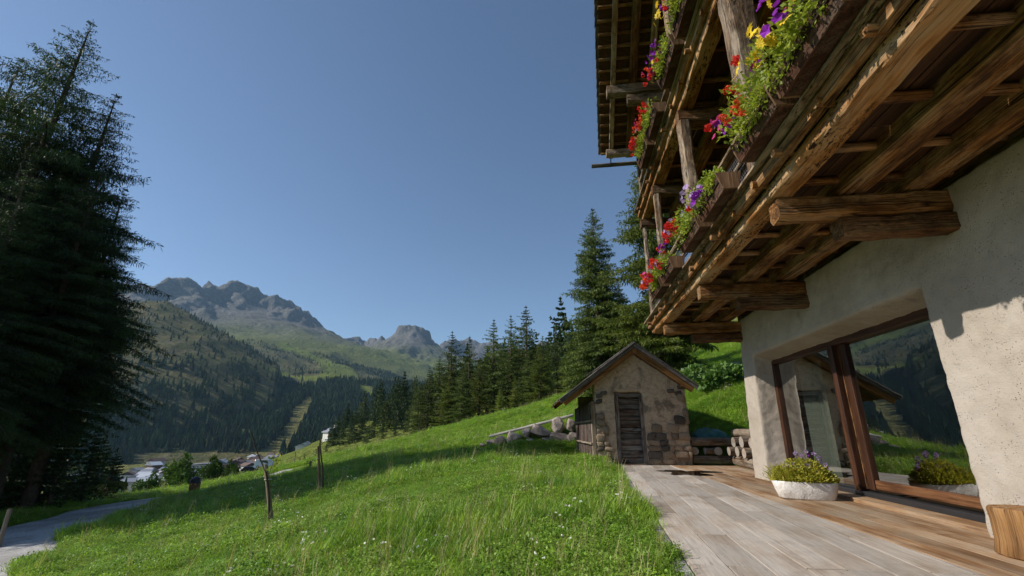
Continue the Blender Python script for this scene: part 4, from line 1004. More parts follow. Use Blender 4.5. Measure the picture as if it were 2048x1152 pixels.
def flower_box(y0, y1, z, lab, plab, mixc, seed, size=1.0):
    r = random.Random(seed); L = y1 - y0; cy_ = (y0 + y1) / 2
    fb = thing('flower_box', lab, 'flower box', (1.99, cy_, z), 0, 'flower boxes along the balconies')
    h2 = L / 2
    def panel(name, x0b, x0t, mat):      # sloping long side
        V, F = hexa([(x0b, -h2, 0), (x0b + .022, -h2, 0), (x0b + .022, h2, 0), (x0b, h2, 0)], [(x0t, -h2, .19), (x0t + .022, -h2, .19), (x0t + .022, h2, .19), (x0t, h2, .19)])
        obj(name, mesh(name, V, F, mat, [(v[0], v[2], v[1]) for v in V]), fb)
    panel('front_board', -.07, -.125, M['flowerbox']); panel('back_board', .07, .105, M['flowerbox'])
    boxes('base_board', [(-.048, .07, -h2, h2, .003, .025)], M['flowerbox'], fb)
    for s in (-1, 1):
        ya, yb = sorted((s * h2, s * (h2 + .025)))
        V, F = hexa([(-.085, ya, -.0), (.105, ya, -.0), (.105, yb, -.0), (-.085, yb, -.0)], [(-.15, ya, .215), (.14, ya, .215), (.14, yb, .215), (-.15, yb, .215)])
        obj('end_board', mesh('end_board', V, F, M['flowerbox_end'], [(v[0], v[1], v[2]) for v in V]), fb)
    for t_ in (-.25, .25):
        beam('hanger', (.13, L * t_, .2), (.26, L * t_, .35), .03, .012, M['metal_dark'], fb, seg=1)
    soil = boxes('soil', [(-.115, .095, -h2 + .01, h2 - .01, .11, .15)], M['soil'], fb)
    pl = thing('flowering_plants', plab, 'plant', (1.99, cy_, z + .15), 0, 'flowers growing in the balcony boxes')
    m = int(2600 * L / 2 * size); nb = max(3, int(L / .2)); cl = [(r.uniform(-h2 + .1, h2 - .1), r.uniform(.08, .19) * size, r.uniform(.10, .24)) for _ in range(int(nb * 2.0))]
    ci = rng.integers(0, len(cl), m); c = np.array(cl)[ci]
    dirs = rng.normal(size=(m, 3)); dirs /= np.linalg.norm(dirs, axis=1, keepdims=True); q = rng.random(m) ** .45
    P = np.stack([-.05 * size + dirs[:, 0] * q * c[:, 1] * 1.15, c[:, 0] + dirs[:, 1] * q * c[:, 2], .10 + dirs[:, 2] * q * c[:, 1] * 1.1], 1); P[:, 2] = np.maximum(P[:, 2], -.04 - (.16 if y0 > 4.6 else .05) * (P[:, 0] < -.13) * rng.random(m))
    P[:, 1] = np.clip(P[:, 1], -h2 - .06, h2 + .06)
    D = dirs + rng.normal(0, .6, (m, 3)); D[:, 2] += .15
    V, F = diamonds(P, D, rng.uniform(.022, .075, m), rng.uniform(.016, .04, m), tip=.5); obj('foliage', mesh('foliage', V, F, M['leaf']), pl)
    k = int(84 * L / 2); nc = max(3, int(L * 5)); names = [n_ for n_, _ in mixc]; wts = [w_ for _, w_ in mixc]
    bunch = [(r.uniform(-h2, h2), r.uniform(-.3, 1.2), r.choices(names, wts)[0]) for _ in range(nc)]
    for i in range(k):
        by, be_, name = bunch[i % nc]
        if r.random() < .2: name = r.choices(names, wts)[0]
        y = min(h2 + .05, max(-h2 - .05, r.gauss(by, .07))); el = be_ + r.gauss(0, .22); rad = r.uniform(.12, .27) * size
        o = obj('blossom', BL[name], pl, (-.06 - rad * math.cos(el) * .95, y, .10 + rad * math.sin(el)))
        sc = r.uniform(.8, 1.6); o.scale = (sc, sc, sc); o.rotation_euler = (r.uniform(-.6, .6), -R(90) + el + r.uniform(-.6, .6), r.uniform(-.6, .6))
    return fb
MA = (('purple', 6), ('red', 3), ('yellow', 2), ('orange', 2), ('pink', 1)); MB = (('red', 4), ('lilac', 5), ('purple', 2), ('orange', 2)); MC = (('red', 4), ('pink', 3), ('orange', 4), ('lilac', 2))
low, upp = 'on the lower balcony', 'on the upper balcony'
for i, (y0, y1, z, where, pl_, mx, sz) in enumerate((
    (1.55, 2.45, 3.732, 'on the lower balcony above the tree stump', 'lush green plants with yellow daisies on the lower balcony above the stump', (('yellow', 5), ('purple', 3), ('red', 2)), 1.5),
    (2.58, 3.50, 3.732, 'on the lower balcony, second along from the thickest post', 'trailing greenery with purple and yellow flowers, second from the thickest post', (('yellow', 4), ('purple', 5), ('red', 3)), 1.55),
    (3.62, 4.50, 3.732, 'on the lower balcony right beside the thickest post', 'lush trailing greenery with red and purple flowers beside the thickest post', MA, 1.6),
    (5.08, 5.98, 3.732, 'on the lower balcony just past the thickest post', 'lilac petunias just past the thickest post of the lower balcony', (('lilac', 7), ('red', 2), ('purple', 2)), 1.25),
    (6.15, 7.12, 3.732, 'on the lower balcony between the thickest post and the next', 'red geraniums with purple petunias in the middle of the lower balcony', MB, 1.3),
    (7.85, 8.75, 3.732, 'on the lower balcony, last but one towards the hut', 'red and lilac flowers last but one towards the hut on the lower balcony', MB, 1.2),
    (8.95, 9.85, 3.732, 'on the lower balcony nearest the hut', 'orange-red and pink flowers on the lower balcony nearest the hut', MC, 1.25),
    (5.1, 6.05, 7.002, 'on the upper balcony above the lilac petunias', 'purple and red flowers on the upper balcony above the lilac petunias', MA, 1.4),
    (6.2, 7.2, 7.002, 'on the upper balcony above the middle of the lower one', 'red and purple flowers trailing from the middle of the upper balcony', MA, 1.4),
    (7.85, 8.75, 7.002, 'on the upper balcony beside the projecting purlin ends', 'red and pink flowers on the upper balcony beside the projecting purlin ends', MC, 1.3),
    (8.95, 9.9, 7.002, 'on the upper balcony nearest the eave gutter', 'pink and red flowers on the upper balcony nearest the eave gutter', MC, 1.3))):
    flower_box(y0, y1, z, 'dark brown wooden flower box ' + where, pl_, mx, i + 1, sz)

# ------------------------------------------------------------------ conifers
def conifer(seed, h, r, base=.08, whorls=34, per=5, droop=.35, up=.25, spray=.34, width=.075, dens=1.0, prof=.85, irr=.35, lean=0.0, hang=.75):
    """trunk + crown: whorled, drooping branches that carry side twigs and hanging needle sprays"""
    g = np.random.default_rng(seed); Ps = []; Ds = []; Ls = []; tv = []; TB = []
    zs = np.sort(np.concatenate([np.linspace(base, .985, whorls)])) + g.normal(0, .004, whorls)
    for zi in zs:
        t = (zi - base) / (1 - base); t = min(max(t, 0), 1)
        for b in range(int(per + g.integers(-1, 2))):
            az = g.uniform(0, 2 * math.pi); L = r * (1 - t) ** prof * (1 + g.normal(0, irr)) ; L = max(L, .12); tf = min(1, .18 + 2.6 * (1 - t))
            if t < .12: L *= .55 + 3.5 * t
            d = np.array([math.cos(az), math.sin(az), 0]); o = np.array([0, 0, zi * h])
            u0 = up * (.3 + 1.2 * t); dr = droop * (1.2 - .7 * t)
            f = lambda s: o + d * L * s + np.array([0, 0, 1]) * L * (u0 * s - dr * s * s + .12 * s ** 4)
            TB.append([f(0), f(.35), f(.7), f(1.0)])
            m = max(3, int(L * 4.2 * dens))
            for s in np.linspace(.14, 1.0, m):
                p = f(s); tl = (.30 * L * (1 - s) + .22 * tf) * g.uniform(.7, 1.2)
                for sg in (-1, 1):
                    a2 = az + sg * g.uniform(.6, 1.15) * (1 if s < .97 else .2); td = np.array([math.cos(a2), math.sin(a2), -.18])
                    k = max(2, int(tl * 5.0 * dens)); ss = (np.arange(k) + g.random(k)) / k
                    pp = p + td * tl * ss[:, None]; pp[:, 2] -= .12 * tl * ss ** 2
                    Ps.append(pp); dd = td * (1 - hang) + np.array([0, 0, -hang]); dd = dd + g.normal(0, .32, (k, 3)); Ds.append(dd); Ls.append(spray * tf * g.uniform(.55, 1.25, k))
                    Ps.append(pp); Ds.append(td + g.normal(0, .35, (k, 3))); Ls.append(spray * tf * g.uniform(.5, 1.0, k))
    P = np.concatenate(Ps); D = np.concatenate(Ds); L = np.concatenate(Ls)
    # leader
    k = 26; zz = np.linspace(.93, .995, k) * h; P = np.concatenate([P, np.stack([0 * zz, 0 * zz, zz], 1)]); D = np.concatenate([D, g.normal(0, .5, (k, 3)) + [0, 0, .9]]); L = np.concatenate([L, np.full(k, spray * .5)])
    n = len(P); D /= np.linalg.norm(D, axis=1, keepdims=True); A = g.normal(size=(n, 3)); S = np.cross(D, A); S /= np.linalg.norm(S, axis=1, keepdims=True); Lc = L[:, None]
    V = np.stack([P, P + D * Lc * .5 + S * width / 2, P + D * Lc, P + D * Lc * .5 - S * width / 2], 1).reshape(-1, 3); F = np.arange(n * 4).reshape(n, 4)
    V[:, 0] += lean * V[:, 2]
    parts = [tube_path([(lean * h * t_, 0, h * t_ - (.4 if t_ == 0 else 0)) for t_ in (0, .1, .3, .5, .7, .85, .97)], [h * .016 * q for q in (1.15, .95, .8, .6, .4, .22, .06)], 8)]
    for q in TB:
        ln = np.linalg.norm(q[3] - q[0]); parts.append(tube_path([tuple(x + np.array([lean * x[2], 0, 0])) for x in q], [.010 * ln + .008, .008 * ln + .006, .005 * ln + .004, .003], 3))
    tr_ = join(parts)
    return V, F, tr_
TREES = {}
def tree_mesh(key, mat, bark, **kw):
    V, F, t_ = conifer(**kw); TREES[key] = (mesh('crown', V, F, M[mat]), mesh('trunk', t_[0], t_[1], M[bark], None, True), kw['h'])
def place_tree(key, x, y, h, label, group, rz=0, name='spruce_tree', sx=1.0, z=None):
    cr, tk, h0 = TREES[key]; s = h / h0; z = gz(x, y) if z is None else z
    o = thing(name, label, 'tree', (x, y, z), rz, group)
    o.scale = (s * sx, s * sx, s); obj('trunk', tk, o); obj('crown', cr, o); return o
tree_mesh('dark_a', 'spruce', 'bark', seed=1, h=20, r=3.7, base=.20, whorls=50, per=7, droop=.46, dens=1.9, spray=.27, width=.034, irr=.28, lean=.02, hang=.85)
tree_mesh('dark_b', 'spruce', 'bark', seed=2, h=20, r=4.0, base=.24, whorls=46, per=6, droop=.5, dens=1.9, spray=.29, width=.034, irr=.36, lean=.03, hang=.85)
tree_mesh('tall', 'spruce_green', 'bark', seed=3, h=16, r=3.2, base=.03, whorls=54, per=8, droop=.38, dens=1.7, spray=.24, width=.065, irr=.16, prof=.72)
tree_mesh('larch', 'larch', 'bark', seed=4, h=16, r=3.3, base=.06, whorls=46, per=6, droop=.28, up=.1, dens=1.9, spray=.28, width=.06, irr=.22, hang=.9)
tree_mesh('mid_a', 'spruce_green', 'bark', seed=5, h=14, r=2.7, base=.06, whorls=32, per=6, droop=.34, dens=1.25, spray=.3, width=.085, irr=.28)
tree_mesh('mid_b', 'larch', 'bark', seed=6, h=12, r=2.6, base=.02, whorls=30, per=6, droop=.2, up=.3, dens=1.25, spray=.3, width=.085, irr=.22, hang=.45)
tree_mesh('mid_c', 'spruce_green', 'bark', seed=7, h=15, r=2.6, base=.12, whorls=32, per=5, droop=.3, dens=1.15, spray=.32, width=.085, irr=.42)
tree_mesh('low_a', 'spruce', 'bark', seed=8, h=16, r=2.7, base=.03, whorls=20, per=5, droop=.32, dens=.45, spray=.7, width=.26, irr=.25)
tree_mesh('low_b', 'spruce', 'bark', seed=9, h=16, r=2.4, base=.05, whorls=20, per=5, droop=.32, dens=.45, spray=.7, width=.26, irr=.35)
tree_mesh('low_c', 'spruce_green', 'bark', seed=10, h=14, r=2.7, base=.03, whorls=20, per=5, droop=.3, dens=.45, spray=.7, width=.26, irr=.3)
# dark spruces left of the gravel road
def top_tree(key, px, py, D, label, group, **kw):
    p = at(px, py, D); z = gz(p[0], p[1]); return place_tree(key, p[0], p[1], p[2] - z, label, group, z=z, **kw)
GL = 'dark spruces beyond the gravel road'
top_tree('dark_b', 158, 38, 28, 'tallest dark spruce beyond the gravel road, its leaning top clear of the others', GL, rz=.2)
top_tree('dark_a', 216, 175, 27, 'broad dark spruce beyond the road with long drooping branches over the valley', GL, rz=1.2, sx=1.05)
top_tree('dark_b', 30, 95, 31, 'dark spruce beyond the road standing behind the tallest one', GL, rz=2.0)
LG = 'dark spruce in the dense stand beyond the gravel road'
for (px, py, D, k, rz) in ((-60, 150, 27, 'dark_a', .5), (110, 215, 31, 'dark_a', 3.0), (190, 330, 24.5, 'dark_b', .1), (238, 372, 27, 'dark_a', .4), (90, 330, 23, 'dark_b', 4.0), (-120, 260, 24, 'dark_a', 2.2), (10, 380, 21.5, 'dark_b', 5.1), (60, 250, 25, 'dark_a', 1.9), (150, 270, 33, 'dark_b', 2.9)):
    top_tree(k, px, py, D, LG, GL, rz=rz)
for (px, py, D, hh) in ((15, 985, 29, 4.5), (75, 985, 31, 5.5), (120, 975, 33, 4.2), (165, 985, 28.5, 3.2), (215, 985, 31, 2.4), (-40, 1000, 27, 5.0), (45, 960, 36, 6.0), (190, 965, 36, 3.4), (100, 1000, 27, 3.0)):  # small dark spruces added to fill the dark under the tall trees
    p = at(px, py, D); place_tree('low_a', p[0], p[1], hh, 'young dark spruce added to fill the dark below the tall spruces', 'young spruces added to fill the dark', rz=px, sx=1.4)
# conifers round the hut and behind the meadow
top_tree('tall', 1184, 416, 31, 'tall full spruce standing behind the stone hut', None, rz=.4, sx=1.0)
top_tree('larch', 1285, 290, 27, 'tall pale larch behind the balcony posts', None, rz=1.0, name='larch_tree', sx=1.15)
top_tree('tall', 1235, 560, 36, 'smaller spruce between the tall spruce and the larch', None, rz=2.2)
GM = 'conifers along the upper edge of the meadow'
for (px, py, D, key, lab, sx) in ((905, 662, 58, 'mid_c', None, 1.1), (940, 672, 56, 'mid_c', None, 1.0), (988, 638, 56, 'mid_c', None, 1.25), (1022, 630, 60, 'mid_c', None, 1.1), (1052, 612, 58, 'mid_a', None, 1.35), (1085, 672, 56, 'mid_b', None, 1.2), (880, 712, 66, 'mid_a', None, 1.25),
                                 (925, 735, 50, 'mid_a', None, 1.2), (960, 715, 52, 'mid_b', None, 1.2), (1030, 752, 50, 'mid_b', None, 1.1), (1078, 690, 48, 'mid_b', None, 1.3), (1135, 690, 44, 'mid_b', None, 1.25), (1160, 640, 46, 'mid_a', None, 1.2), (1005, 700, 62, 'mid_a', None, 1.2), (860, 735, 62, 'mid_a', None, 1.3), (1110, 655, 66, 'mid_a', None, 1.2), (975, 690, 70, 'mid_a', None, 1.2), (900, 745, 56, 'mid_b', None, 1.2), (1055, 700, 54, 'mid_a', None, 1.2), (840, 760, 70, 'mid_a', None, 1.2), (1000, 775, 47, 'mid_b', None, 1.2)):
    sl = {'mid_a': 'full green spruce in the row behind the meadow', 'mid_b': 'light green bushy larch in the row behind the meadow', 'mid_c': 'thin-crowned conifer with bare upper trunk behind the meadow'}[key]
    top_tree(key, px, py, D, sl, GM, rz=px * .7, sx=sx, name='larch_tree' if key == 'mid_b' else 'spruce_tree')
# spruces on the wooded slope: individuals, sharing three meshes
GS = 'spruces on the wooded slope right of the valley'
WOOD = [(600, 905), (690, 862), (760, 838), (850, 800), (950, 770), (1120, 725), (1330, 690), (1330, 640), (1150, 690), (1000, 745), (880, 790), (860, 860), (800, 880), (740, 890), (690, 905)]
cand = []; g2 = np.random.default_rng(5); tries = 0
A_ = np.radians(g2.uniform(-32, 16, 9000)); D_ = np.sqrt(g2.uniform(66 ** 2, 420 ** 2, 9000)); X_ = D_ * np.sin(A_); Y_ = D_ * np.cos(A_); Z_ = ground(X_, Y_); PX_, PY_ = proj(np.stack([X_, Y_, Z_], 1))
edge = np.interp(PX_, [560, 640, 700, 760, 840, 900, 1000, 1120, 1330], [700, 330, 235, 150, 95, 80, 78, 75, 75])     # tree line: how far up the slope the wood starts
ok = (PX_ > 640) & (PX_ < 1340) & (D_ > edge)
chosen = []
for i in np.nonzero(ok)[0]:
    if all((X_[i] - X_[j]) ** 2 + (Y_[i] - Y_[j]) ** 2 > (4.2 + .012 * D_[i]) ** 2 for j in chosen): chosen.append(i)
    if len(chosen) >= 285: break
for n_, i in enumerate(chosen):
    cr, tk, h0 = TREES[('low_a', 'low_b', 'low_c')[n_ % 3]]; h_ = g2.uniform(11, 18)
    o = obj('spruce_tree', cr, None, (X_[i], Y_[i], Z_[i]), g2.uniform(0, 6)); s = h_ / h0; o.scale = (s * 1.15, s * 1.15, s)
    tag(o, 'dark spruce among many on the wooded slope beyond the meadow', 'tree', GS)
# lone trees and shrubs on the lower meadow
GLN = 'small spruces dotted on the lower meadow'
for (px, py, hh) in ((662, 893, 8), (672, 889, 10), (682, 891, 7), (700, 888, 8), (708, 880, 11), (718, 882, 9), (735, 886, 7), (746, 876, 8), (765, 878, 6), (634, 912, 3), (608, 925, 3), (598, 929, 2.4), (790, 872, 6), (812, 864, 8), (690, 874, 11), (652, 904, 3), (727, 868, 9)):
    p = hit(px, py); cr, tk, h0 = TREES['low_a']; D = math.hypot(p[0], p[1]); s = hh * min(1.6, max(.5, D / 170)) / h0; o = obj('spruce_tree', cr, None, p, px); o.scale = (s * 1.3, s * 1.3, s); tag(o, 'small dark spruce dotted on the lower meadow near the hillside house', 'tree', GLN)
def bush_mesh(name, seed, n, L, W, mat, shape=(1, 1, 1), lobes=9):
    g = np.random.default_rng(seed); c = g.normal(0, .45, (lobes, 3)) * shape; c[:, 2] = np.abs(c[:, 2]) + .25; rr_ = g.uniform(.28, .55, lobes); ci = g.integers(0, lobes, n)
    d = g.normal(size=(n, 3)); d /= np.linalg.norm(d, axis=1, keepdims=True); P = c[ci] + d * (rr_[ci] * g.random(n) ** .35)[:, None] * shape; P[:, 2] = np.maximum(P[:, 2], .02)
    V, F = diamonds(P, d + g.normal(0, .6, (n, 3)), L * g.uniform(.6, 1.2, n), W); return mesh(name, V, F, M[mat])
BT = bush_mesh('foliage', 3, 2600, .2, .13, 'far_bush', (1, 1, 1.25), 14)
for i, (px, py, D, hh, lab) in enumerate(((360, 972, 95, 6.2, 'tall yellow-green broadleaf tree behind the gravel road bend'), (308, 968, 105, 4.6, 'rounder broadleaf tree behind the bend, beside pale roofs'), (425, 972, 85, 4.2, 'small broadleaf tree on the bank right of the road bend'), (456, 962, 95, 3.6, 'lowest broadleaf tree on the green bank below the village'), (335, 972, 110, 3.4, 'low shrub between the two broadleaf trees behind the bend'))):
    p = at(px, py, D); z = gz(p[0], p[1]); t_ = thing('broadleaf_tree', lab, 'tree', (p[0], p[1], z), i, 'broadleaf trees by the road bend'); t_.scale = (hh * .36, hh * .36, hh * .5)
    obj('crown', BT, t_, (0, 0, .12)); V, F, G = tube_path([(0, 0, -.2), (.02, 0, .5), (0, .03, 1.0)], [.05, .04, .02], 6); obj('trunk', mesh('trunk', V, F, M['bark']), t_)
BUSH = hit(1436, 778, 12, 60)
bs = thing('leafy_bush', 'broad-leaved bush growing among stones on the grass slope behind the hut', 'bush', BUSH)
obj('foliage', bush_mesh('foliage', 8, 1700, .22, .16, 'leaf_dark', (1.2, .7, .62), 12), bs)
RBM = [rock_mesh('rock', 120 + k, M['boulder'], 2, .18) for k in range(3)]
for i, (px, py, s) in enumerate(((1385, 765, .3), (1397, 752, .26), (1404, 762, .34), (1412, 772, .22), (1465, 742, .3), (1474, 735, .36), (1392, 778, .24), (1455, 738, .26), (1378, 772, .25), (1470, 760, .2))):
    p = hit(px, py, 12, 60); o = obj('rock', RBM[i % 3], None, (p[0], p[1], p[2] + .05), i * 1.3); o.scale = (s * 1.3, s, s * .7); tag(o, 'pale rock in the row of stones crossing the slope behind the hut', 'rock', 'stones crossing the slope behind the hut')

# ------------------------------------------------------------------ far woods (one mass)
def far_tree_mesh(seed, n=7, tiers=5):
    g = np.random.default_rng(seed); V = []; F = []
    for k in range(tiers):
        z0 = k / tiers * .92 + .02; z1 = min(1.0, z0 + 1.6 / tiers); r0 = .21 * (1 - z0) ** .85; o = len(V); V.append((0, 0, z1))
        for j in range(n * 2):
            a = math.pi * j / n + k; q = r0 * (1.15 if j % 2 else .62) * g.uniform(.8, 1.2); V.append((q * math.cos(a), q * math.sin(a), z0 - (.05 if j % 2 else 0)))
        for j in range(n * 2): F.append((o, o + 1 + j, o + 1 + (j + 1) % (n * 2)))
    return mesh('far_tree', V, F, M['far_tree'])
def scatter(name, P, rot, scl, idx, objs, label, cat):
    c = bpy.data.collections.new(name + '_source')
    for i_, o in enumerate(objs): o.name = '%s_%02d' % (name, i_); c.objects.link(o)     # children are picked in name order
    me = bpy.data.meshes.new(name); me.vertices.add(len(P)); me.vertices.foreach_set('co', np.asarray(P, np.float32).ravel())
    a = me.attributes.new('rot', 'FLOAT_VECTOR', 'POINT'); a.data.foreach_set('vector', np.asarray(rot, np.float32).ravel())
    a = me.attributes.new('scl', 'FLOAT_VECTOR', 'POINT'); a.data.foreach_set('vector', np.asarray(scl, np.float32).ravel())
    a = me.attributes.new('pick', 'INT', 'POINT'); a.data.foreach_set('value', np.asarray(idx, np.int32))
    o = obj(name, me, kind='stuff'); tag(o, label, cat)
    ng = bpy.data.node_groups.new(name, 'GeometryNodeTree'); ng.interface.new_socket('Geometry', in_out='INPUT', socket_type='NodeSocketGeometry'); ng.interface.new_socket('Geometry', in_out='OUTPUT', socket_type='NodeSocketGeometry')
    N = ng.nodes; gi = N.new('NodeGroupInput'); go = N.new('NodeGroupOutput'); io = N.new('GeometryNodeInstanceOnPoints'); ci = N.new('GeometryNodeCollectionInfo')
    ci.inputs['Collection'].default_value = c; ci.inputs['Separate Children'].default_value = True; ci.inputs['Reset Children'].default_value = True
    def na(nm, t_): q = N.new('GeometryNodeInputNamedAttribute'); q.data_type = t_; q.inputs['Name'].default_value = nm; return q.outputs[0]
    er = N.new('FunctionNodeEulerToRotation'); L_ = ng.links
    L_.new(gi.outputs[0], io.inputs['Points']); L_.new(ci.outputs[0], io.inputs['Instance']); io.inputs['Pick Instance'].default_value = True
    L_.new(na('pick', 'INT'), io.inputs['Instance Index']); L_.new(na('rot', 'FLOAT_VECTOR'), er.inputs[0]); L_.new(er.outputs[0], io.inputs['Rotation']); L_.new(na('scl', 'FLOAT_VECTOR'), io.inputs['Scale']); L_.new(io.outputs[0], go.inputs[0])
    md = o.modifiers.new('scatter', 'NODES'); md.node_group = ng; return o
def src(name, me): return bpy.data.objects.new(name, me)
N_ = 130000; g3 = np.random.default_rng(9); A_ = np.radians(g3.uniform(-62, 12, N_)); D_ = np.sqrt(g3.uniform(430 ** 2, 2500 ** 2, N_)); X_ = D_ * np.sin(A_); Y_ = D_ * np.cos(A_); Z_ = ground(X_, Y_); PX_, PY_ = proj(np.stack([X_, Y_, Z_], 1))
pi_, al_, cl_, vg_, _, _, _ = terrain_masks(X_, Y_, Z_)
nn = fbm(X_ / 130, Y_ / 130, 4); n2_ = fbm(X_ / 45, Y_ / 45, 3)
onM = (PX_ < 552) & (D_ < 1600)
dens = np.where(onM, np.clip((Z_ * -1 + 85) / 110, 0, 1) * .7 + np.clip(nn * 5, 0, .6) * np.clip((300 - Z_) / 160, 0, 1) + .10, 0)
dens = np.where(onM & (n2_ > .16), dens * .1, dens)
inF = inpoly(PX_, PY_, FORESTF) & (D_ < 2300) & (D_ > 700)
dens = np.where(inF, .8, dens); dens = np.where(~onM & ~inF & (D_ < 2200), .05 + np.clip(nn * 1.6, 0, .3), dens)
dens = np.where(pi_ | cl_, 0, dens); dens = np.where(al_, .01, dens); dens = np.where(vg_, .04, dens)
dens = np.where((PX_ > 660) & (D_ < 900), .8, dens)
keep = g3.random(N_) < dens; keep &= ~((PX_ > 262) & (PX_ < 556) & (PY_ > 905) & (D_ < 880))
X_, Y_, Z_, D_ = X_[keep], Y_[keep], Z_[keep], D_[keep]; n = len(X_); sc = g3.uniform(11, 21, n) * np.where(Z_ > 130, .62, 1)
scatter('distant_forest', np.stack([X_, Y_, Z_ - .5], 1), np.stack([0 * X_, 0 * X_, g3.uniform(0, 6.28, n)], 1), np.stack([sc * 1.05, sc * 1.05, sc], 1), g3.integers(0, 3, n), [src('far_tree', far_tree_mesh(k)) for k in range(3)], 'dark conifer forest covering the far mountain slopes', 'forest')

# ------------------------------------------------------------------ village
def village_house(x, y, w_, d_, h_, rz, wall, roof_, lab, grp, floors=2, detail=False, flat=False):
    z = gz(x, y); t_ = thing('village_house', lab, 'house', (x, y, z), rz, grp); a, b = w_ / 2, d_ / 2
    V, F = box_data(-a, a, -b, b, -2, h_); obj('wall', mesh('wall', V, F, M[wall]), t_)
    e = min(.8, w_ * .1); rh = .8 if flat else w_ * .24
    V = [(-a - e, -b - e, h_ - .25), (a + e, -b - e, h_ - .25), (a + e, b + e, h_ - .25), (-a - e, b + e, h_ - .25), (0, -b - e, h_ + rh), (0, b + e, h_ + rh)]
    V += [(v[0], v[1], v[2] + .35) for v in V]; F = [(0, 1, 4), (3, 5, 2), (0, 4, 5, 3), (1, 2, 5, 4), (6, 10, 7), (9, 8, 11), (6, 9, 11, 10), (7, 10, 11, 8), (0, 3, 9, 6), (1, 7, 8, 2), (0, 6, 10, 4), (4, 10, 7, 1), (2, 8, 11, 5), (5, 11, 9, 3)]
    rf = obj('roof', mesh('roof', V, F, M[roof_]), t_)
    if detail:
        nw = max(3, int(w_ / 3)); V, F = box_data(-.5, .5, -.06, .06, 0, 1.3); wm = mesh('window', V, F, M['pane_dark'])
        for f in range(floors):
            for k in range(nw):
                for yy in (-b, b): obj('window', wm, t_, (-a + w_ * (k + .5) / nw, yy, 1.2 + f * h_ / floors))
            V, F = box_data(-a - .1, a + .1, -b - 1.0, -b, (f + 1) * h_ / floors - .25, (f + 1) * h_ / floors + .55); obj('balcony', mesh('balcony', V, F, M['brown_wall']), t_) if f < floors - 1 else None
        V, F = box_data(a * .3, a * .3 + .9, -.5, .5, h_, h_ + rh + 1.4); obj('chimney', mesh('chimney', V, F, M['white_wall']), rf)
    return t_
GV = 'houses of the village in the valley'; rv = random.Random(21)
p = at(408, 944, 600); village_house(p[0], p[1], 26, 16, 15, .5, 'white_wall', 'roof_grey', 'large white hotel block at the near end of the village', GV, 4, True, True)
p = at(440, 940, 600); village_house(p[0], p[1], 18, 15, 13, .4, 'ochre_wall', 'roof_grey', 'reddish ochre village house right of the white hotel', GV, 4, True)
p = at(466, 939, 610); village_house(p[0], p[1], 15, 14, 11, .7, 'brown_wall', 'roof_brown', 'brown timber house with dark roof in the middle of the village', GV, 3, True)
used = []
for i in range(400):
    if len(used) >= 44: break
    if i % 2: px, D = rv.uniform(268, 356), rv.uniform(560, 760); pale = True
    else: px, D = rv.uniform(440, 552), rv.uniform(540, 700); pale = False
    d_ = bearing(px, 900); x, y = d_[0] * D / math.hypot(d_[0], d_[1]), d_[1] * D / math.hypot(d_[0], d_[1])
    if any((x - a) ** 2 + (y - b) ** 2 < 16 ** 2 for a, b in used): continue
    z = gz(x, y)
    if z > -20: continue
    used.append((x, y)); w_ = rv.uniform(9, 14)
    village_house(x, y, w_, rv.uniform(9, 15), rv.uniform(6, 11), rv.uniform(0, 3), rv.choice(['white_wall', 'white_wall', 'brown_wall', 'ochre_wall'][(0 if pale else 1):]), rv.choice(['roof_pale', 'roof_grey', 'roof_brown'] if pale else ['roof_brown', 'roof_grey', 'roof_brown']),
                  'small house in the lower cluster of the village beyond the road bend' if pale else 'small dark-roofed house in the upper cluster of the village', GV, 2, False)
p = hit(662, 879); D = math.hypot(p[0], p[1]); village_house(p[0], p[1], D * .024, D * .024, D * .014, .9, 'white_wall', 'roof_grey', 'lone white house on the lower meadow beside small spruces', None, 2, True)
for (px, py) in ((597, 899), (605, 896), (613, 892)):
    p = hit(px, py); D = math.hypot(p[0], p[1]); village_house(p[0], p[1], D * .010, D * .009, D * .005, .4, 'white_wall', 'roof_pale', 'low pale outbuilding on the edge of the lower meadow', GV)

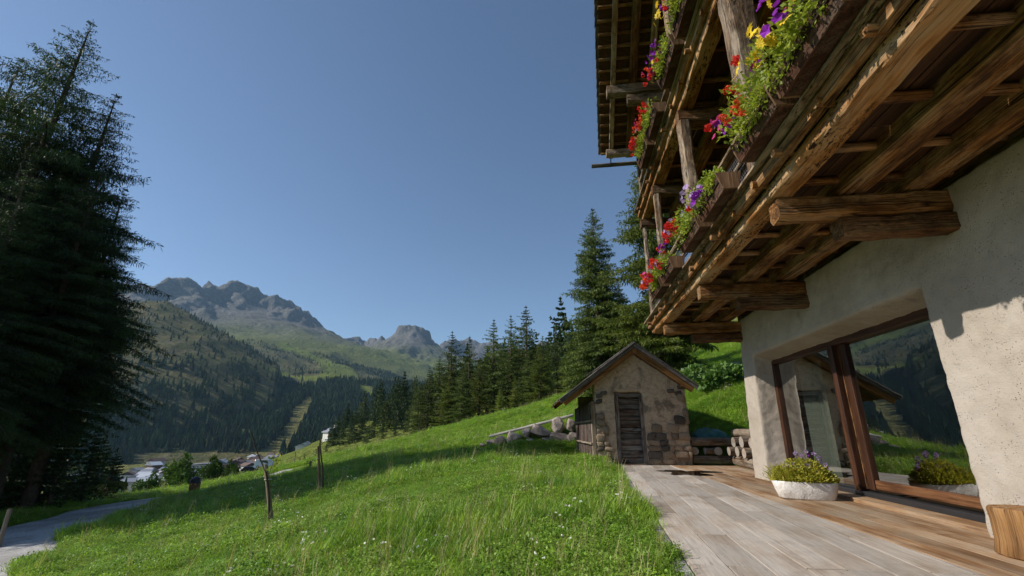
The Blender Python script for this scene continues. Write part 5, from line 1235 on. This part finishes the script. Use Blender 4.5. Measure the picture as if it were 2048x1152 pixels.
# ------------------------------------------------------------------ cars
def car_mesh_parts(van=False):
    L, W, Hh = (4.3, 1.75, 1.5) if not van else (5.0, 1.9, 2.1)
    prof = [(-L / 2, .35), (-L / 2, .85), (-L * .42, .95), (-L * .33, Hh * .96), (-L * .05, Hh), (L * .12, Hh * .93), (L * .27, .98), (L * .45, .82), (L / 2, .65), (L / 2, .35)] if not van else [(-L / 2, .35), (-L / 2, 1.9), (-L * .46, Hh), (L * .2, Hh), (L * .33, 1.3), (L * .47, 1.0), (L / 2, .7), (L / 2, .35)]
    n = len(prof); V = []; 
    for s, k in ((-1, 1), (-.92, 1.0), (.92, 1.0), (1, 1)):
        for (x, z) in prof:
            ins = .86 if z > 1.1 else 1.0
            V.append((x * (1 if abs(s) < 1 else .985), s * W / 2 * ins, z if abs(s) < 1 else .35 + (z - .35) * .96))
    F = [(r * n + k, r * n + (k + 1) % n, (r + 1) * n + (k + 1) % n, (r + 1) * n + k) for r in range(3) for k in range(n)] + [tuple(n - 1 - k for k in range(n)), tuple(3 * n + k for k in range(n))]
    bodyV, bodyF = V, F
    glass_ = []
    for s in (-1, 1):
        glass_.append(([(-L * .30, s * W * .445, 1.02), (L * .2, s * W * .445, 1.02), (L * .10, s * W * .436, Hh * .9), (-L * .26, s * W * .436, Hh * .9)], [(0, 1, 2, 3)]))
    glass_.append(([(L * .285, -W * .40, 1.0), (L * .285, W * .40, 1.0), (L * .135, W * .38, Hh * .93), (L * .135, -W * .38, Hh * .93)], [(0, 1, 2, 3)]))
    glass_.append(([(-L * .425, -W * .38, 1.0), (-L * .425, W * .38, 1.0), (-L * .345, W * .37, Hh * .93), (-L * .345, -W * .37, Hh * .93)], [(3, 2, 1, 0)]))
    return bodyV, bodyF, glass_, L, W
def car(x, y, rz, paint, lab, van=False, z=None):
    bv, bf, gl, L, W = car_mesh_parts(van); t_ = thing('parked_car', lab, 'car', (x, y, gz(x, y) if z is None else z), rz)
    obj('body', mesh('body', bv, bf, M[paint], None, False), t_)
    for (v, f) in gl: obj('window', mesh('window', v, f, M['car_glass']), t_)
    for sx in (-.31, .31):
        for sy in (-1, 1):
            V, F, G = tube_path([(L * sx, sy * (W / 2 - .2), .31), (L * sx, sy * (W / 2 + .01), .31)], [.31, .31], 16); wl_ = obj('wheel', mesh('wheel', V, F, M['tyre']), t_)
            V, F, G = tube_path([(L * sx, sy * (W / 2 - .02), .31), (L * sx, sy * (W / 2 + .02), .31)], [.18, .17], 10); obj('hub', mesh('hub', V, F, M['wire']), wl_)
    for sy in (-1, 1): V, F = box_data(L * .475, L * .498, sy * .6 - .16, sy * .6 + .16, .62, .76); obj('headlight', mesh('headlight', V, F, M['white_wall']), t_)
p = at(182, 960, 37); car(p[0], p[1], 1.9, 'car_dark', 'dark car parked in deep shade below the spruces by the road')
p = hit(500, 945); car(p[0], p[1], .4, 'car_dark', 'dark car on the green bank below the village'); p = hit(530, 936); car(p[0], p[1], .3, 'car_silver', 'pale van parked on the green bank below the village', True)

# ------------------------------------------------------------------ stakes, saplings, posts, bin
def stake(x, y, h_, lean, lab, r=.045):
    z = gz(x, y); s_ = thing('wooden_stake', lab, 'stake', (x, y, z)); beam('pole', (.08 * lean, 0, -.3), (-lean, 0, h_), 2 * r, 2 * r, M['stake'], s_, n=10, seg=10, jit=.008, taper=.92)
    beam('tie', (-.052 - lean * .72, -.052, h_ * .74), (.052 - lean * .72, .052, h_ * .74), .10, .02, M['rail_white'], s_, n=8, seg=1); return s_
SX, SY = -6.46, 10.27; stake(SX, SY, 1.2, .40, 'short wooden stake in the meadow with a bare forked sapling tied to it')
z = gz(SX, SY); sp = thing('sapling', 'bare forked sapling with few leaves tied to the front meadow stake', 'sapling', (SX, SY, z))
V, F, G = tube_path([(-.05, -.05, -.2), (-.19, -.05, .6), (-.33, -.04, 1.02), (-.50, -.02, 1.25), (-.72, 0, 1.55), (-.88, .02, 1.85), (-.91, .02, 1.95)], [.018, .018, .02, .017, .014, .011, .006], 7); obj('stem', mesh('stem', V, F, M['bark']), sp)
V, F, G = tube_path([(-.60, -.02, 1.38), (-.85, -.05, 1.47), (-1.05, -.06, 1.55)], [.009, .007, .003], 5); obj('twig', mesh('twig', V, F, M['bark']), sp)
V, F, G = tube_path([(-.27, -.05, .95), (-.20, -.04, 1.25), (-.20, -.04, 1.88)], [.008, .006, .003], 5); obj('twig', mesh('twig', V, F, M['bark']), sp)
g4 = np.random.default_rng(2); P = np.concatenate([g4.normal((-.16, 0, 1.25), (.09, .06, .09), (26, 3)), g4.normal((-.08, 0, .95), (.06, .05, .06), (6, 3))]); Vd, Fd = diamonds(P, g4.normal(size=(32, 3)), .075, .05); obj('leaves', mesh('leaves', Vd, Fd, M['leaf']), sp)
SX2, SY2 = -7.5, 14.1; stake(SX2, SY2, 1.35, .26, 'taller wooden stake further up the meadow with a cut sapling', .04)
z = gz(SX2, SY2); sp2 = thing('sapling', 'thin cut sapling tied to the further meadow stake', 'sapling', (SX2, SY2, z))
V, F, G = tube_path([(.12, -.03, -.2), (-.02, -.03, .7), (-.2, -.03, 1.4), (-.2, -.02, 1.62)], [.03, .028, .024, .012], 7); obj('stem', mesh('stem', V, F, M['bark']), sp2)
for k in range(5):
    a = k * 1.3; V, F, G = tube_path([(-.2, -.03, 1.35 + .05 * k), (-.2 + .12 * math.cos(a), .1 * math.sin(a), 1.48 + .05 * k), (-.2 + .17 * math.cos(a), .14 * math.sin(a), 1.6 + .05 * k)], [.008, .005, .003], 4); obj('twig', mesh('twig', V, F, M['bark']), sp2)
def fpost(px, py, D, h_, lab, r=.05):
    p = at(px, py, D); z = gz(p[0], p[1]); o = beam('fence_post', (0, 0, -.3), (0, 0, h_), 2 * r, 2 * r, M['stake'], None, n=8, seg=4, jit=.008); o.location = (p[0], p[1], z); tag(o, lab, 'post')
fpost(619, 944, 27, .55, 'short dark post in the shaded strip behind the further stake'); fpost(588, 930, 60, 1.6, 'thin post on the lower meadow beyond the shaded strip'); fpost(6, 1066, 17.5, .85, 'old fence post below the spruces at the road edge', .045)
p = at(386, 990, 27.5); bn = thing('litter_bin', 'squat orange-brown bin with dark lid at the road bend', 'bin', (p[0], p[1], gz(p[0], p[1])), .3)
V, F, G = tube_path([(0, 0, -.05), (0, 0, .3), (0, 0, .55)], [.20, .22, .23], 12); obj('barrel', mesh('barrel', V, F, M['bin']), bn)
V, F, G = tube_path([(0, 0, .552), (.02, 0, .66), (.1, .02, .78)], [.25, .2, .08], 12); obj('lid', mesh('lid', V, F, M['metal_dark']), bn)

# ------------------------------------------------------------------ grass
def tuft(seed, nb, h0, h1, spread, wd, bend, mat, name='grass_tuft'):
    g = np.random.default_rng(seed); V = []; F = []
    for b in range(nb):
        a = g.uniform(0, 6.28); q = spread * math.sqrt(g.random()); x, y = q * math.cos(a), q * math.sin(a); az = g.uniform(0, 6.28); h_ = g.uniform(h0, h1); bd = bend * g.uniform(.3, 1.3) * h_; w_ = wd * g.uniform(.7, 1.3); o = len(V)
        sx, sy = -math.sin(az) * w_ / 2, math.cos(az) * w_ / 2
        for t_ in (0, .45, .8):
            cx_, cy_ = x + math.cos(az) * bd * t_ ** 2, y + math.sin(az) * bd * t_ ** 2; ww = 1 - .55 * t_; zz = h_ * t_ * (1 - .12 * t_ * bend)
            V += [(cx_ - sx * ww, cy_ - sy * ww, zz), (cx_ + sx * ww, cy_ + sy * ww, zz)]
        V.append((x + math.cos(az) * bd * 1.1, y + math.sin(az) * bd * 1.1, h_ * (1 - .25 * bend)))
        F += [(o, o + 1, o + 3, o + 2), (o + 2, o + 3, o + 5, o + 4), (o + 4, o + 5, o + 6)]
    return mesh(name, V, F, M[mat])
def clover(seed, n):
    g = np.random.default_rng(seed); P = np.stack([g.normal(0, .06, n), g.normal(0, .06, n), g.uniform(.03, .11, n)], 1); D = g.normal(size=(n, 3)); D[:, 2] = np.abs(D[:, 2]) * .35
    V, F = diamonds(P, D, g.uniform(.016, .03, n), .018, N=np.tile([0, 0, 1.], (n, 1)) + g.normal(0, .3, (n, 3))); return mesh('clover_tuft', V, F, M['clover'])
def white_tuft(seed):
    g = np.random.default_rng(seed); n = 5; P = np.stack([g.normal(0, .06, n), g.normal(0, .06, n), g.uniform(.10, .2, n)], 1); P = np.repeat(P, 6, 0); D = g.normal(size=(n * 6, 3)); D[:, 2] = np.abs(D[:, 2]) * .4
    V, F = diamonds(P, D, .016, .012); return mesh('flower_tuft', V, F, M['meadow_white'])
SRC = [src('grass_tuft', tuft(k, 40, .045, .12, .10, .006, .85, 'grass')) for k in range(3)] + [src('grass_tuft', tuft(7, 20, .10, .21, .06, .006, .7, 'grass'))] + [src('clover_tuft', clover(k, 60)) for k in (1, 2)] + [src('straw_tuft', tuft(11, 7, .16, .36, .05, .004, .35, 'straw', 'straw_tuft')), src('flower_tuft', white_tuft(5))]
def grass_pts(n, r0, r1, az0, az1, seed, sc, tall=.04, clv=.2):
    g = np.random.default_rng(seed); r = np.sqrt(g.uniform(r0 ** 2, r1 ** 2, n)); a = np.radians(g.uniform(az0, az1, n)); x, y = r * np.sin(a), r * np.cos(a)
    hut_l = (x - 1.45) * math.cos(ANG) + (y - 14.87) * math.sin(ANG); hut_v = -(x - 1.45) * math.sin(ANG) + (y - 14.87) * math.cos(ANG)
    okk = (x < deck_left(y) - .17 + .07 * np.sin(y * 3.1) + .05 * np.sin(y * 7.3)) | (y > 15.7); okk &= seg_dist(x, y, ROAD) > 1.45 + .25 * np.sin(y * 2)
    okk &= ~((hut_l > UL - .1) & (hut_l < UR + .1) & (hut_v > -.05) & (hut_v < DEP)); okk &= ~((x > -3.9) & (x < .5) & (y > 20.35) & (y < 20.85)); okk &= ~((x > 3.6) & (y < 11.8)); okk &= ~((x > 3.5) & (x < 5.0) & (y < 15.8))
    x, y = x[okk], y[okk]; z = ground(x, y); n = len(x); pt = fbm(x / 1.3, y / 1.3, 3) + .35 * fbm(x / 5, y / 5, 2)
    u = g.random(n); pk = g.integers(0, 3, n); pk = np.where(u < tall + .12 * (pt > .12), 3, pk); pk = np.where((u > 1 - clv) & (pt < .10), 4 + g.integers(0, 2, n), pk)
    v2 = g.random(n); pk = np.where(v2 < .018, 6, pk); pk = np.where((v2 > .998) & (pt > -.05), 7, pk); s = sc * g.uniform(.7, 1.3, n) * (1 + 1.3 * pt)
    return np.stack([x, y, z - .01], 1), np.stack([g.normal(0, .12, n), g.normal(0, .12, n), g.uniform(0, 6.28, n)], 1), np.stack([s, s, s * g.uniform(.8, 1.25, n)], 1), pk
GP = [grass_pts(34000, .5, 5.5, -85, 40, 1, 1.0, .025, .48), grass_pts(60000, 5.5, 13, -75, 30, 2, 1.15, .025, .45), grass_pts(70000, 13, 26, -70, 32, 3, 1.45, .02, .35), grass_pts(60000, 26, 48, -60, 34, 4, 1.8, .02, .25)]
ey = np.random.default_rng(4).uniform(2.2, 14.2, 260); ex = deck_left(ey) - .2 + np.random.default_rng(5).normal(0, .06, 260); n = len(ex)   # long tufts along the kerb
GP.append((np.stack([ex, ey, 0 * ex - .06], 1), np.stack([rng.normal(0, .15, n), rng.normal(.1, .2, n), rng.uniform(0, 6.28, n)], 1), np.tile(np.array([[1.0, 1.0, 1.1]]), (n, 1)) * rng.uniform(.7, 1.25, (n, 1)), np.where(rng.random(n) < .45, 3, rng.integers(0, 3, n))))
cat_ = [np.concatenate([q[k] for q in GP]) for k in range(4)]
scatter('meadow_grass', *cat_, SRC, 'dense green meadow grass with clover', 'grass')

# ------------------------------------------------------------------ air
hz = NT('valley_haze'); pv_ = hz.n('ShaderNodeVolumePrincipled'); pv_.inputs['Color'].default_value = (.42, .70, 1.0, 1); pv_.inputs['Density'].default_value = .000055; pv_.inputs['Anisotropy'].default_value = .2
hz.l(pv_.outputs[0], hz.out.inputs['Volume'])
V, F = box_data(-6700, 6700, -6700, 6700, -120, 1250); ho = obj('haze', mesh('haze', V, F, hz.m), kind='stuff'); tag(ho, 'pale blue haze in the mountain air', 'haze')
